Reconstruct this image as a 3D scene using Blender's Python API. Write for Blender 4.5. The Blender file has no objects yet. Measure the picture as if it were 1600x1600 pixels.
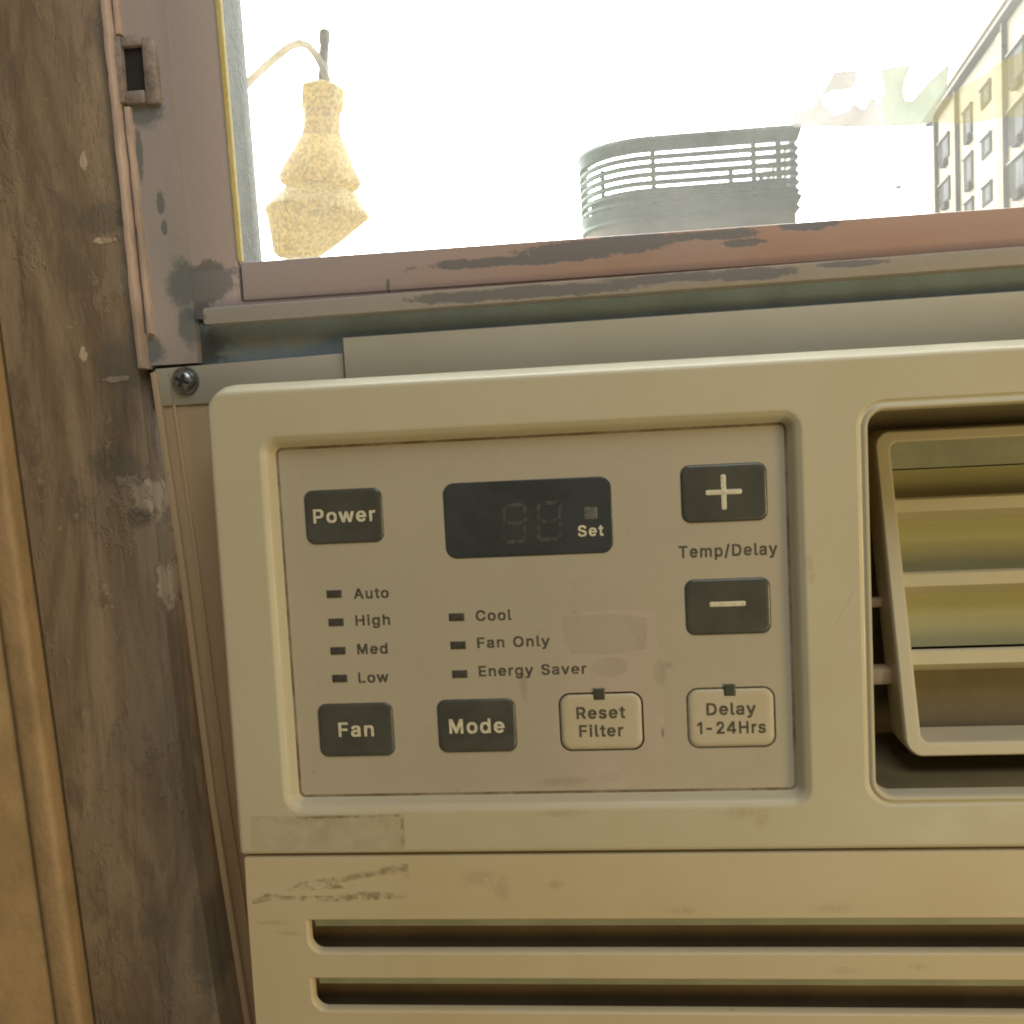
import bpy, bmesh, math, random
from mathutils import Vector, Matrix
random.seed(7)
SC = bpy.context.scene
COL = SC.collection
MM = 0.001

# ------------------------------------------------------------------ camera
CAM_POS = Vector((0, -0.256, 0))
FW = Vector((-0.10198986, 0.99155821, -0.08006485))
RT = Vector((0.99384534, 0.0980647, -0.05152436))
UP = Vector((0.04323787, 0.08482704, 0.99545711))
cd = bpy.data.cameras.new('camera')
cam = bpy.data.objects.new('camera', cd)
COL.objects.link(cam)
m = Matrix((RT, UP, -FW)).transposed().to_4x4()
m.translation = CAM_POS
cam.matrix_world = m
cd.sensor_fit = 'HORIZONTAL'
cd.sensor_width = 36.0
cd.lens = 36.0
cd.clip_start = 0.01
cd.clip_end = 1000
cd.dof.use_dof = True
cd.dof.focus_distance = 0.265
cd.dof.aperture_fstop = 90
SC.camera = cam
SC.cycles.filter_width = 1.9
SC.cycles.max_bounces = 6
SC.cycles.diffuse_bounces = 3
SC.cycles.glossy_bounces = 3

# ------------------------------------------------------------------ light
W = bpy.data.worlds.new('World')
SC.world = W
W.use_nodes = True
bg = W.node_tree.nodes['Background']
bg.inputs[0].default_value = (1.0, 0.77, 0.48, 1)      # dim warm light of the room
bg.inputs[1].default_value = 0.17


def area(name, loc, target, size, power, col):
    d = bpy.data.lights.new(name, 'AREA')
    d.shape = 'DISK'
    d.size = size
    d.energy = power
    d.color = col
    o = bpy.data.objects.new(name, d)
    o.location = loc
    o.rotation_euler = (Vector(target) - Vector(loc)).to_track_quat('-Z', 'Y').to_euler()
    COL.objects.link(o)
    return o


area('room_lamp', (0.64, -0.46, -0.16), (0, 0, -0.14), 0.24, 2.6, (1.0, 0.75, 0.33))
area('haze_fill', (0.15, -0.40, 0.56), (0.0, 0, 0.05), 0.5, 2.45, (0.90, 0.97, 1.0))  # added cool fill from above, gives the upper part the window's haze

area('table_lamp', (0.40, -0.85, -0.44), (0.09, 0, -0.1), 0.07, 0.8, (0.95, 1.0, 0.62))

vs = SC.view_settings
vs.view_transform = 'Standard'
vs.look = 'None'
vs.exposure = 0
vs.gamma = 1
vs.use_curve_mapping = False

# ------------------------------------------------------------------ helpers


def pt(px, py, Y):
    """world point seen at a place of the photograph, at depth Y (metres)"""
    d = FW + RT * ((px - 800) / 1600) + UP * ((800 - py) / 1600)
    return CAM_POS + d * ((Y + 0.256) / d.y)


class NT:
    def __init__(s, name):
        s.m = bpy.data.materials.new(name)
        s.m.use_nodes = True
        s.t = s.m.node_tree
        s.n = s.t.nodes
        s.b = s.n['Principled BSDF']
        s.out = s.n['Material Output']
        s.tc = None

    def new(s, typ, **kw):
        o = s.n.new(typ)
        for k, v in kw.items():
            setattr(o, k, v)
        return o

    def link(s, a, b):
        s.t.links.new(a, b)

    def co(s, scale=(1, 1, 1)):
        if s.tc is None:
            s.tc = s.new('ShaderNodeTexCoord')
        mp = s.new('ShaderNodeMapping')
        mp.inputs['Scale'].default_value = scale
        s.link(s.tc.outputs['Object'], mp.inputs['Vector'])
        return mp.outputs[0]

    def noise(s, scale, detail=4, rough=0.6, stretch=(1, 1, 1), dist=0):
        n = s.new('ShaderNodeTexNoise')
        n.inputs['Scale'].default_value = scale
        n.inputs['Detail'].default_value = detail
        n.inputs['Roughness'].default_value = rough
        n.inputs['Distortion'].default_value = dist
        s.link(s.co(stretch), n.inputs['Vector'])
        return n.outputs['Fac']

    def math(s, op, a, b=None, c=None, clamp=False):
        n = s.new('ShaderNodeMath', operation=op)
        n.use_clamp = clamp
        for i, v in enumerate((a, b, c)):
            if v is None:
                continue
            if isinstance(v, (int, float)):
                n.inputs[i].default_value = v
            else:
                s.link(v, n.inputs[i])
        return n.outputs[0]

    def step(s, x, lo, hi, a=0.0, b=1.0):
        n = s.new('ShaderNodeMapRange')
        n.interpolation_type = 'SMOOTHSTEP'
        n.inputs[1].default_value = lo
        n.inputs[2].default_value = hi
        n.inputs[3].default_value = a
        n.inputs[4].default_value = b
        s.link(x, n.inputs[0])
        return n.outputs[0]

    def mix(s, fac, a, b):
        n = s.new('ShaderNodeMix', data_type='RGBA')
        if isinstance(fac, (int, float)):
            n.inputs[0].default_value = fac
        else:
            s.link(fac, n.inputs[0])
        for i, v in ((6, a), (7, b)):
            if isinstance(v, tuple):
                n.inputs[i].default_value = (*v, 1)
            else:
                s.link(v, n.inputs[i])
        return n.outputs[2]

    def blobs(s, lst, wob=0.5, scale=120, soft=0.12, strength=1.0, speck=0):
        """mask of wobbly ellipses (x, z, rx, rz in mm), worn places with a shape of their own"""
        nz = s.noise(scale, 7, 0.78)
        sep = s.new('ShaderNodeSeparateXYZ')
        s.link(s.co(), sep.inputs[0])
        best = None
        for (x, z, rx, rz) in lst:
            dx = s.math('DIVIDE', s.math('SUBTRACT', sep.outputs[0], x * MM), rx * MM)
            dz = s.math('DIVIDE', s.math('SUBTRACT', sep.outputs[2], z * MM), rz * MM)
            d = s.math('SQRT', s.math('ADD', s.math('MULTIPLY', dx, dx), s.math('MULTIPLY', dz, dz)))
            best = d if best is None else s.math('MINIMUM', best, d)
        v = s.math('ADD', best, s.math('MULTIPLY', s.math('SUBTRACT', nz, 0.5), wob * 2))
        k = s.step(v, 1 - soft, 1 + soft, strength, 0.0)
        return s.math('MULTIPLY', k, s.step(s.noise(speck, 4, 0.7), 0.34, 0.52, 0.1, 1.0)) if speck else k

    def bump(s, h, strength, dist=0.001):
        b = s.new('ShaderNodeBump')
        b.inputs['Strength'].default_value = strength
        b.inputs['Distance'].default_value = dist
        s.link(h, b.inputs['Height'])
        s.link(b.outputs[0], s.b.inputs['Normal'])

    def col(s, c):
        if isinstance(c, tuple):
            s.b.inputs['Base Color'].default_value = (*c, 1)
        else:
            s.link(c, s.b.inputs['Base Color'])

    def set(s, rough=None, metal=None, spec=None):
        if rough is not None:
            if isinstance(rough, (int, float)):
                s.b.inputs['Roughness'].default_value = rough
            else:
                s.link(rough, s.b.inputs['Roughness'])
        if metal is not None:
            s.b.inputs['Metallic'].default_value = metal
        if spec is not None:
            s.b.inputs['Specular IOR Level'].default_value = spec


def simple(name, c, rough=0.5, metal=0, var=0.12, scale=60, bump=0.0, bscale=800, stretch=(1, 1, 1), spec=None):
    t = NT(name)
    n = t.noise(scale, 4, 0.6, stretch)
    lo = tuple(v * (1 - var) for v in c)
    hi = tuple(min(1, v * (1 + var)) for v in c)
    t.col(t.mix(t.step(n, 0.3, 0.7), lo, hi))
    t.set(rough, metal, spec)
    if bump:
        t.bump(t.noise(bscale, 3), bump)
    return t.m


M = {}


def plastic(name, c, dirt=0.5, rough=0.38, marks=None):
    t = NT(name)
    big = t.noise(14, 4, 0.6)
    base = t.mix(t.step(big, 0.3, 0.75), c, tuple(v * k for v, k in zip(c, (0.93, 0.90, 0.82))))
    fine = t.noise(2600, 2, 0.5)
    base = t.mix(t.step(fine, 0.35, 0.7, 0, 0.22), base, tuple(v * 0.72 for v in c))
    sp = t.noise(240, 3, 0.5)
    pat = t.noise(26, 3, 0.6)
    spots = t.math('MULTIPLY', t.step(sp, 0.67, 0.76), t.step(pat, 0.50, 0.66))
    base = t.mix(t.math('MULTIPLY', spots, dirt), base, (0.20, 0.14, 0.06))
    if marks:
        base = t.mix(t.blobs(marks, 1.5, 420, 0.8, 0.26, 700), base, (0.24, 0.17, 0.08))
    t.col(base)
    t.set(t.step(t.noise(40, 4), 0.3, 0.7, rough - 0.05, rough + 0.12), spec=0.45)
    t.bump(t.noise(1500, 3), 0.06, 0.0004)
    return t.m


CREAM = (0.53, 0.482, 0.36)
M['bezel'] = plastic('aged_cream_plastic', CREAM, 0.45, 0.36,
                     [(-87, -100, 4, 1.0), (-17, -99, 5, .9), (28, -99.5, 4, 1.3), (33, -101, 1.6, 2),
                      (46.3, -37, 1.0, 2.2), (47, -40, .6, 1.5)])
M['grille'] = plastic('aged_cream_plastic_grille', (0.55, 0.465, 0.315), 0.55, 0.42,
                      [(-40, -116, 4, 2), (-34, -119, 2, 3), (-20, -118, 2, 1), (12, -125, 3, 1), (50, -124.6, 4, 1),
                       (-96, -128, 4, .7), (-92, -131, 3, .6), (52, -141, 3, .8), (70, -140, 2, .7)])
M['curtain'] = plastic('tan_side_panel_plastic', (0.50, 0.37, 0.235), 0.7, 0.5,
                       [(-112, -60, 1.5, .8), (-108, -100, .6, 5), (-119, -120, 1, 14), (-116, -150, 1, 10)])
M['top_rail'] = plastic('grey_beige_rail', (0.44, 0.41, 0.335), 0.3, 0.45)
M['louver'] = plastic('louver_plastic', (0.55, 0.49, 0.35), 0.3, 0.4)
M['duct'] = plastic('lit_yellow_duct', (0.43, 0.41, 0.21), 0.3, 0.5)  # beige in itself; yellow light inside the vent is put into the colour
M['duct_dark'] = simple('dark_duct', (0.15, 0.118, 0.058), 0.6)  # dark brown puts the shade inside the vent into colour
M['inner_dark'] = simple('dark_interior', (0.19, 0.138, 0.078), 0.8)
M['vane'] = simple('grey_green_vane', (0.30, 0.31, 0.235), 0.55)


def membrane():
    t = NT('control_membrane')
    c = (0.46, 0.405, 0.312)
    big = t.noise(16, 4, 0.55)
    base = t.mix(t.step(big, 0.3, 0.75), c, (0.415, 0.37, 0.287))
    base = t.mix(t.step(t.noise(2400, 2), 0.35, 0.7, 0, 0.14), base, (0.32, 0.26, 0.19))
    base = t.mix(t.math('MULTIPLY', t.step(t.noise(300, 3), 0.66, 0.74), t.step(t.noise(40, 2), 0.5, 0.6, 0, 0.35)), base, (0.22, 0.16, 0.10))
    base = t.mix(t.blobs([(9, -64, 1.6, 3.2), (11, -62, 1.2, 1.0), (-26, -66, 1.0, 4.0), (-17, -92, 6, 1.2), (-5, -91, 3, 1.4)],
                         0.8, 420, 0.4, 0.35), base, (0.25, 0.19, 0.13))
    base = t.mix(t.blobs([(9.2, -79.5, .35, 1.3)], 0.3, 600, 0.2, 0.85), base, (0.05, 0.04, 0.04))
    t.col(base)
    t.set(t.step(t.noise(55, 4), 0.3, 0.7, 0.24, 0.42), spec=0.55)
    t.bump(t.noise(700, 3), 0.10, 0.0003)
    return t.m


M['membrane'] = membrane()
M['button'] = simple('dark_grey_button', (0.066, 0.066, 0.056), 0.30, var=0.15, scale=120, bump=0.05, bscale=1800)
M['soft_button'] = plastic('beige_soft_button', (0.53, 0.46, 0.35), 0.2, 0.4)
M['ink_dark'] = simple('dark_print', (0.085, 0.075, 0.055), 0.5, var=0.35, scale=900)
M['ink_light'] = simple('cream_print', (0.60, 0.55, 0.42), 0.5, var=0.15, scale=900)
M['display'] = simple('smoked_display', (0.040, 0.045, 0.048), 0.20, var=0.2, scale=70)
M['segment'] = simple('unlit_segment', (0.068, 0.066, 0.064), 0.35, var=0.4, scale=600)
M['led'] = simple('unlit_indicator', (0.055, 0.052, 0.040), 0.4, var=0.25, scale=900)
M['set_led'] = simple('unlit_set_lamp', (0.12, 0.115, 0.105), 0.5, var=0.3, scale=1200)
M['steel'] = simple('dull_steel', (0.30, 0.31, 0.31), 0.34, 0.9, 0.4, 700)
M['recess'] = simple('screw_recess', (0.03, 0.03, 0.03), 0.5)


def sash_paint(name, c1, c2):
    t = NT(name)
    n = t.noise(30, 5, 0.6)
    sep = t.new('ShaderNodeSeparateXYZ')
    t.link(t.co(), sep.inputs[0])
    # the colour turns redder towards the rail's right part
    side = t.step(t.math('ADD', sep.outputs[0], t.math('MULTIPLY', n, 0.08)), -0.06, 0.06)
    base = t.mix(side, c1, c2)
    base = t.mix(t.step(n, 0.35, 0.7, 0, 0.4), base, (0.38, 0.32, 0.31))
    chips = t.blobs([(-27, 47, 24, 1.4), (-10, 49.0, 15, 2.2), (8, 49.5, 12, 2.6), (30, 50.2, 13, 1.5), (37, 47.6, 7, 1.0), (55, 51.5, 8, 1.6), (-62, 42.5, .6, 2.2), (-114, 46.5, 7.5, 5.5), (-119, 41, 4.0, 7.0),
                     (-22, 37.2, 33, 1.7), (18, 38.6, 20, 1.5), (40, 38.2, 12, 1.6), (66, 39.3, 9, .8)], 1.5, 75, 0.16)
    base = t.mix(chips, base, (0.19, 0.175, 0.175))
    t.col(base)
    t.set(t.step(n, 0.3, 0.7, 0.45, 0.65))
    t.bump(t.math('SUBTRACT', t.noise(900, 4), t.math('MULTIPLY', chips, 1.2)), 0.25, 0.0004)
    return t.m


M['sash'] = sash_paint('hazed_worn_mauve_paint', (0.41, 0.34, 0.335), (0.41, 0.255, 0.195))  # mauve is paled to put the haze by the window into colour
M['lip'] = sash_paint('worn_grey_paint', (0.36, 0.33, 0.305), (0.32, 0.275, 0.225))


def track_paint():
    t = NT('worn_track_paint')
    n = t.noise(45, 5, 0.65, (1, 1, 0.35))
    base = t.mix(t.step(n, 0.3, 0.7), (0.37, 0.31, 0.295), (0.30, 0.27, 0.265))
    chips = t.blobs([(-131, 96, 8, 4.5), (-120.5, 46, 4.8, 7.5), (-121, 36, 3.2, 6), (-126.5, 70, 1.2, 3.5), (-126, 63, .9, 2.4), (-134, 28, 5, 4.5),  # first blob paints the latch's shadow, the others worn paint
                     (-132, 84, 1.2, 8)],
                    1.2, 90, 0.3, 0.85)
    base = t.mix(chips, base, (0.125, 0.138, 0.142))  # chips here include the painted latch shadow
    t.col(base)
    t.set(0.6)
    t.bump(t.math('SUBTRACT', t.noise(900, 4), chips), 0.25, 0.0004)
    return t.m


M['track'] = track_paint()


def jamb_wood():
    t = NT('grimy_brown_jamb')
    n = t.noise(38, 6, 0.65, (1, 1, 0.22), 0.6)
    n2 = t.noise(75, 5, 0.7, (1, 1, 0.5))
    base = t.mix(t.step(n, 0.35, 0.65), (0.15, 0.105, 0.066), (0.34, 0.25, 0.165))
    base = t.mix(t.step(n2, 0.52, 0.64, 0, 0.65), base, (0.14, 0.107, 0.078))
    fl = t.noise(420, 4, 0.6)
    gate = t.noise(48, 4, 0.6)
    base = t.mix(t.math('MULTIPLY', t.step(fl, 0.60, 0.68), t.step(gate, 0.55, 0.66, 0, 0.6)), base, (0.40, 0.31, 0.21))
    chips = t.blobs([(-136.5, -14, 5, 5), (-141, -9, 4, 2.0), (-131.5, -18, 2.5, 8), (-132.0, -40, 3.2, 7), (-147, 82, 1.2, 3), (-143, 60, 4, 1.0), (-152, 28, 1.2, 2.2), (-142, 20.5, 3.5, .9), (-127, -120, .5, 1.8), (-126, -86, .5, 1.5)],
                    1.6, 230, 0.15, 0.85)
    base = t.mix(chips, base, (0.52, 0.41, 0.29))
    peel = t.noise(34, 7, 0.72, (1, 1, 0.45), 0.3)
    pl = t.step(peel, 0.545, 0.56, 0, 0.55)
    base = t.mix(pl, base, (0.25, 0.19, 0.135))
    grain = t.noise(300, 5, 0.7, (1, 1, 0.05))
    base = t.mix(t.step(grain, 0.5, 0.7, 0, 0.45), base, (0.085, 0.062, 0.042))
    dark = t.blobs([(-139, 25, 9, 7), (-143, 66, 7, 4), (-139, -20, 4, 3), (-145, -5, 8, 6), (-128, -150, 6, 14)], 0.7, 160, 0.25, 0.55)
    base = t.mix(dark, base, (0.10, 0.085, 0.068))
    t.col(base)
    t.set(t.step(n2, 0.3, 0.7, 0.42, 0.65))
    t.bump(t.math('ADD', t.noise(260, 6, 0.7, (1, 1, 0.35)), t.math('ADD', t.math('MULTIPLY', chips, 1.2), pl)), 0.6, 0.0008)
    return t.m


M['jamb'] = jamb_wood()
M['bead'] = simple('rubbed_bead_paint', (0.44, 0.33, 0.27), 0.45, var=0.28, scale=70, bump=0.12, bscale=900, stretch=(1, 1, .5))
M['casing'] = simple('tan_casing_paint', (0.33, 0.22, 0.112), 0.55, var=0.16, scale=120, bump=0.35, bscale=500, stretch=(1, 1, 0.4))
M['wall'] = simple('tan_wall_paint', (0.38, 0.255, 0.125), 0.65, var=0.15, scale=45, bump=0.25, bscale=350)
M['gap'] = simple('dark_gap', (0.014, 0.012, 0.011), 0.8)
M['latch'] = simple('painted_latch', (0.245, 0.20, 0.175), 0.45, var=0.35, scale=200, bump=0.3, bscale=700)
M['foam'] = simple('blue_grey_foam', (0.105, 0.125, 0.135), 0.85, var=0.25, scale=90, bump=0.5, bscale=1200)


def foam_smudged():
    t = NT('shaded_hazy_foam')
    n = t.noise(60, 5, 0.6)
    base = t.mix(t.step(n, 0.3, 0.7), (0.20, 0.255, 0.30), (0.25, 0.32, 0.375))  # haze over the shaded recess is put into this blue-grey
    base = t.mix(t.blobs([(-127, 28, 17, 9)], 0.9, 90, 0.4, 0.9), base, (0.06, 0.062, 0.06))  # shade at the left end painted dark
    base = t.mix(t.blobs([(-102, 29, 4, 2.6), (-92, 28.4, 5, 1.8), (-110, 26.5, 4, 1.0), (-84, 29, 3, 1.5)], 0.8, 200, 0.35, 0.6), base, (0.30, 0.29, 0.26))
    t.col(base)
    t.set(0.8)
    t.bump(t.noise(1200, 3), 0.4, 0.0005)
    return t.m


M['foam'] = foam_smudged()  # the smudge is shade painted at the left end


def translucent(name, c, c2, fac, scale):
    t = NT(name)
    n = t.noise(scale, 3, 0.7)
    col = t.mix(t.step(n, 0.35, 0.65), c, c2)
    t.col(col)
    t.set(0.4)
    tr = t.new('ShaderNodeBsdfTranslucent')
    t.link(col, tr.inputs[0])
    mx = t.new('ShaderNodeMixShader')
    mx.inputs[0].default_value = fac
    t.link(t.b.outputs[0], mx.inputs[1])
    t.link(tr.outputs[0], mx.inputs[2])
    t.link(mx.outputs[0], t.out.inputs[0])
    return t.m


M['glazing'] = translucent('sunlit_glazing_bead', (0.62, 0.53, 0.26), (0.68, 0.60, 0.34), 0.6, 300)  # sun on the reveal edge is put into the bead's bright yellow
M['stop'] = simple('grey_green_stop', (0.066, 0.066, 0.050), 0.6, var=0.25, scale=300, bump=0.4, bscale=900)


def glass(name, lo, hi, tint):
    t = NT(name)
    tp = t.new('ShaderNodeBsdfTransparent')
    tp.inputs[0].default_value = (0.97, 0.98, 0.97, 1)
    tr = t.new('ShaderNodeBsdfTranslucent')
    tr.inputs[0].default_value = (*tint, 1)
    mx = t.new('ShaderNodeMixShader')
    n = t.noise(16, 6, 0.65)
    f = t.noise(500, 4, 0.75)
    spk = t.step(f, 0.66, 0.74, 0, 0.08)
    t.link(t.math('ADD', t.step(n, 0.3, 0.7, lo, hi), spk), mx.inputs[0])
    t.link(tp.outputs[0], mx.inputs[1])
    t.link(tr.outputs[0], mx.inputs[2])
    gl = t.new('ShaderNodeBsdfGlossy')
    gl.inputs['Roughness'].default_value = 0.05
    m2 = t.new('ShaderNodeMixShader')
    m2.inputs[0].default_value = 0.03
    t.link(mx.outputs[0], m2.inputs[1])
    t.link(gl.outputs[0], m2.inputs[2])
    t.link(m2.outputs[0], t.out.inputs[0])
    return t.m


M['glass'] = glass('dusty_window_glass', 0.032, 0.058, (0.97, 0.96, 0.90))


def film(name, c, alpha_lo, alpha_hi, scale, lo=0.35, hi=0.65, rough=0.4, trans=0.0, stretch=(1, 1, 1), fade=None):
    """thin see-through deposit: colour shows where the noise is high"""
    t = NT(name)
    t.col(c)
    t.set(rough)
    a = t.step(t.noise(scale, 5, 0.65, stretch), lo, hi, alpha_lo, alpha_hi)
    if fade:
        sx = t.new('ShaderNodeSeparateXYZ')
        t.link(t.co(), sx.inputs[0])
        a = t.math('MULTIPLY', a, t.step(sx.outputs[0], fade[0] * MM, fade[1] * MM))
    sh = t.b.outputs[0]
    if trans:
        tr = t.new('ShaderNodeBsdfTranslucent')
        tr.inputs[0].default_value = (*c, 1)
        mx = t.new('ShaderNodeMixShader')
        mx.inputs[0].default_value = trans
        t.link(sh, mx.inputs[1])
        t.link(tr.outputs[0], mx.inputs[2])
        sh = mx.outputs[0]
    tp = t.new('ShaderNodeBsdfTransparent')
    m2 = t.new('ShaderNodeMixShader')
    t.link(a, m2.inputs[0])
    t.link(tp.outputs[0], m2.inputs[1])
    t.link(sh, m2.inputs[2])
    t.link(m2.outputs[0], t.out.inputs[0])
    return t.m


M['residue'] = film('brown_adhesive_residue', (0.20, 0.135, 0.055), 0.0, 0.40, 300, 0.42, 0.64, 0.6, 0, (1, 1, 1.4))
M['residue_faint'] = film('faint_adhesive_residue', (0.30, 0.22, 0.10), 0.04, 0.22, 120, 0.35, 0.75, 0.6)
M['joint_dirt'] = film('brown_joint_dirt', (0.16, 0.10, 0.05), 0.30, 0.75, 120, 0.35, 0.7, 0.7)
M['pink_film'] = film('pink_film_residue', (0.78, 0.64, 0.55), 0.16, 0.42, 45, 0.3, 0.7, 0.3, fade=(-27, -4))
M['tan_film'] = film('tan_film_residue', (0.38, 0.33, 0.25), 0.03, 0.16, 90, 0.3, 0.7, 0.4)
M['tape_pink'] = film('pale_pink_tape', (0.222, 0.202, 0.185), 0.95, 0.99, 60, 0.3, 0.7, 0.3, 0.85)
M['tape_green'] = film('pale_green_tape', (0.205, 0.215, 0.165), 0.95, 0.99, 60, 0.3, 0.7, 0.3, 0.85)
M['tape_yellow'] = film('pale_yellow_tape', (0.20, 0.165, 0.06), 0.30, 0.5, 60, 0.3, 0.7, 0.3, 0.85)
M['dirt'] = film('dried_dirt', (0.12, 0.115, 0.10), 0.5, 0.97, 900, 0.35, 0.6, 0.8)
M['tower_slat'] = simple('weathered_green_metal', (0.012, 0.070, 0.020), 0.55, var=0.5, scale=2.2)
M['tower_inner'] = simple('pale_green_lining', (0.24, 0.27, 0.16), 0.8, var=0.3, scale=2.0)
M['tower_wall'] = simple('tan_rooftop_wall', (0.21, 0.16, 0.085), 0.8, var=0.2, scale=1.2)
M['glare_gold'] = translucent('glare_gold_lamp', (1.0, 0.83, 0.40), (0.46, 0.37, 0.14), 0.7, 55)  # sun glare on the lamp is put into its gold colour
M['lamp_metal'] = simple('weathered_lamp_metal', (0.26, 0.26, 0.17), 0.5, var=0.3, scale=14)
M['arm'] = translucent('pale_lamp_arm', (0.80, 0.74, 0.62), (0.62, 0.56, 0.44), 0.6, 12)
M['facade'] = simple('pale_yellow_facade', (0.27, 0.228, 0.145), 0.8, var=0.06, scale=0.35)  # warm yellow puts sunlight into the wall colour
M['trim'] = simple('yellow_pilaster', (0.24, 0.18, 0.07), 0.8, var=0.06, scale=0.5)
M['brown'] = simple('brown_roof_edge', (0.075, 0.055, 0.03), 0.7, var=0.2, scale=0.6)
M['win_dark'] = simple('dark_window_reveal', (0.03, 0.027, 0.02), 0.9, var=0.3, scale=1.5, spec=0.05)
M['win_pane'] = simple('grey_window_pane', (0.10, 0.10, 0.10), 0.9, var=0.25, scale=1.0, spec=0.05)
M['asphalt'] = simple('grey_asphalt', (0.05, 0.05, 0.05), 0.9, var=0.3, scale=0.8)


def sky_mat():
    t = NT('hazy_bright_sky')
    g = t.new('ShaderNodeNewGeometry')
    sun = Vector((math.sin(math.radians(-17)) * math.cos(math.radians(12)), math.cos(math.radians(-17)) * math.cos(math.radians(12)), math.sin(math.radians(12))))
    nrm = t.new('ShaderNodeVectorMath', operation='NORMALIZE')
    t.link(g.outputs['Position'], nrm.inputs[0])
    dt = t.new('ShaderNodeVectorMath', operation='DOT_PRODUCT')
    t.link(nrm.outputs[0], dt.inputs[0])
    dt.inputs[1].default_value = sun
    c = t.math('MAXIMUM', dt.outputs['Value'], 0.0)
    glow = t.math('MULTIPLY', t.math('POWER', c, 10.0), 12.0)
    val = t.math('ADD', glow, 6.0)
    e = t.new('ShaderNodeEmission')
    e.inputs[0].default_value = (0.97, 1.0, 0.985, 1)
    t.link(val, e.inputs[1])
    t.link(e.outputs[0], t.out.inputs[0])
    return t.m


M['sky'] = sky_mat()

# ------------------------------------------------------------------ object helpers


def finish(name, bm, mat, parent=None, smooth=35, scale=1.0):
    if scale != 1.0:
        bmesh.ops.scale(bm, vec=(scale,) * 3, verts=bm.verts)
    me = bpy.data.meshes.new(name)
    bm.to_mesh(me)
    bm.free()
    me.materials.append(M[mat])
    if smooth:
        me.shade_smooth()
        me.set_sharp_from_angle(angle=math.radians(smooth))
    o = bpy.data.objects.new(name, me)
    COL.objects.link(o)
    if parent is not None:
        adopt(o, parent)
    return o


def adopt(o, parent):
    o.parent = parent
    p, mtx = parent, Matrix()
    while p is not None:                        # parents are only ever translated
        mtx = Matrix.Translation(p.location) @ mtx if p.parent is None else mtx
        p = p.parent
    o.matrix_parent_inverse = mtx.inverted() if parent.parent is None else Matrix()


def thing(name, label, cat, loc=(0, 0, 0), group=None):
    o = bpy.data.objects.new(name, None)
    o.location = loc
    o.empty_display_size = 0.05
    COL.objects.link(o)
    tag(o, label, cat, group)
    return o


def tag(o, label=None, cat=None, group=None, kind=None):
    if label:
        o['label'] = label
    if cat:
        o['category'] = cat
    if group:
        o['group'] = group
    if kind:
        o['kind'] = kind
    return o


def rr(x0, x1, z0, z1, r, n=8):
    """rounded rectangle, counter-clockwise seen from the room (x right, z up); r number or (bl, br, tr, tl)"""
    rs = (r,) * 4 if isinstance(r, (int, float)) else r
    P = []
    for (cx, cz, a0, q) in ((x0 + rs[0], z0 + rs[0], 180, rs[0]), (x1 - rs[1], z0 + rs[1], 270, rs[1]),
                            (x1 - rs[2], z1 - rs[2], 0, rs[2]), (x0 + rs[3], z1 - rs[3], 90, rs[3])):
        for i in range(n + 1):
            a = math.radians(a0 + 90 * i / n)
            P.append((cx + q * math.cos(a), cz + q * math.sin(a)))
    return P


def rro(x0, x1, z0, z1, r, off, n=8):
    rs = (r,) * 4 if isinstance(r, (int, float)) else r
    return rr(x0 - off, x1 + off, z0 - off, z1 + off, tuple(max(0.05, q + off) for q in rs), n)


def ring(bm, pts, y):
    return [bm.verts.new((p[0], y, p[1])) for p in pts]


def bridge(bm, a, b):
    n = len(a)
    for i in range(n):
        j = (i + 1) % n
        bm.faces.new((a[i], a[j], b[j], b[i]))


def plate(outer, oprof, holes, n=8, inset=0.6):
    """flat front plate at y=0 with rounded outline and openings.
    oprof / hole prof: list of (offset, y); offsets grow outwards for the outline and inwards for openings"""
    bm = bmesh.new()
    loops = []
    rings = [ring(bm, rro(*outer, -inset, n), 0.0)]
    loops.append(rings[0])
    prev = rings[0]
    for (o, y) in oprof:
        cur = ring(bm, rro(*outer, o, n), y)
        bridge(bm, cur, prev)
        prev = cur
    for (h, prof) in holes:
        first = ring(bm, rro(*h, 0.4, n), 0.0)
        loops.append(first)
        prev = first
        for (o, y) in prof:
            cur = ring(bm, rro(*h, -o, n), y)
            bridge(bm, prev, cur)
            prev = cur
    edges = []
    for L in loops:
        for i in range(len(L)):
            edges.append(bm.edges.get((L[i], L[(i + 1) % len(L)])))
    bmesh.ops.triangle_fill(bm, use_beauty=True, use_dissolve=False, edges=edges, normal=(0, -1, 0))
    bmesh.ops.recalc_face_normals(bm, faces=bm.faces)
    return bm


def pillow(x0, x1, z0, z1, r, y, h, edge=0.8, n=6, steps=4, dome=0.0):
    """raised rounded key: base at y, standing h towards the room, soft edge"""
    bm = bmesh.new()
    prev = ring(bm, rro(x0, x1, z0, z1, r, 0, n), y)
    first = prev
    for i in range(1, steps + 1):
        a = math.pi / 2 * i / steps
        cur = ring(bm, rro(x0, x1, z0, z1, r, -edge * (1 - math.cos(a)), n), y - h * math.sin(a))
        bridge(bm, prev, cur)
        prev = cur
    cur = ring(bm, rro(x0, x1, z0, z1, r, -edge - 0.5, n), y - h - dome * .5)
    bridge(bm, prev, cur)
    bm.faces.new(cur)
    bm.faces.new(list(reversed(first)))
    bmesh.ops.recalc_face_normals(bm, faces=bm.faces)
    return bm


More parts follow.
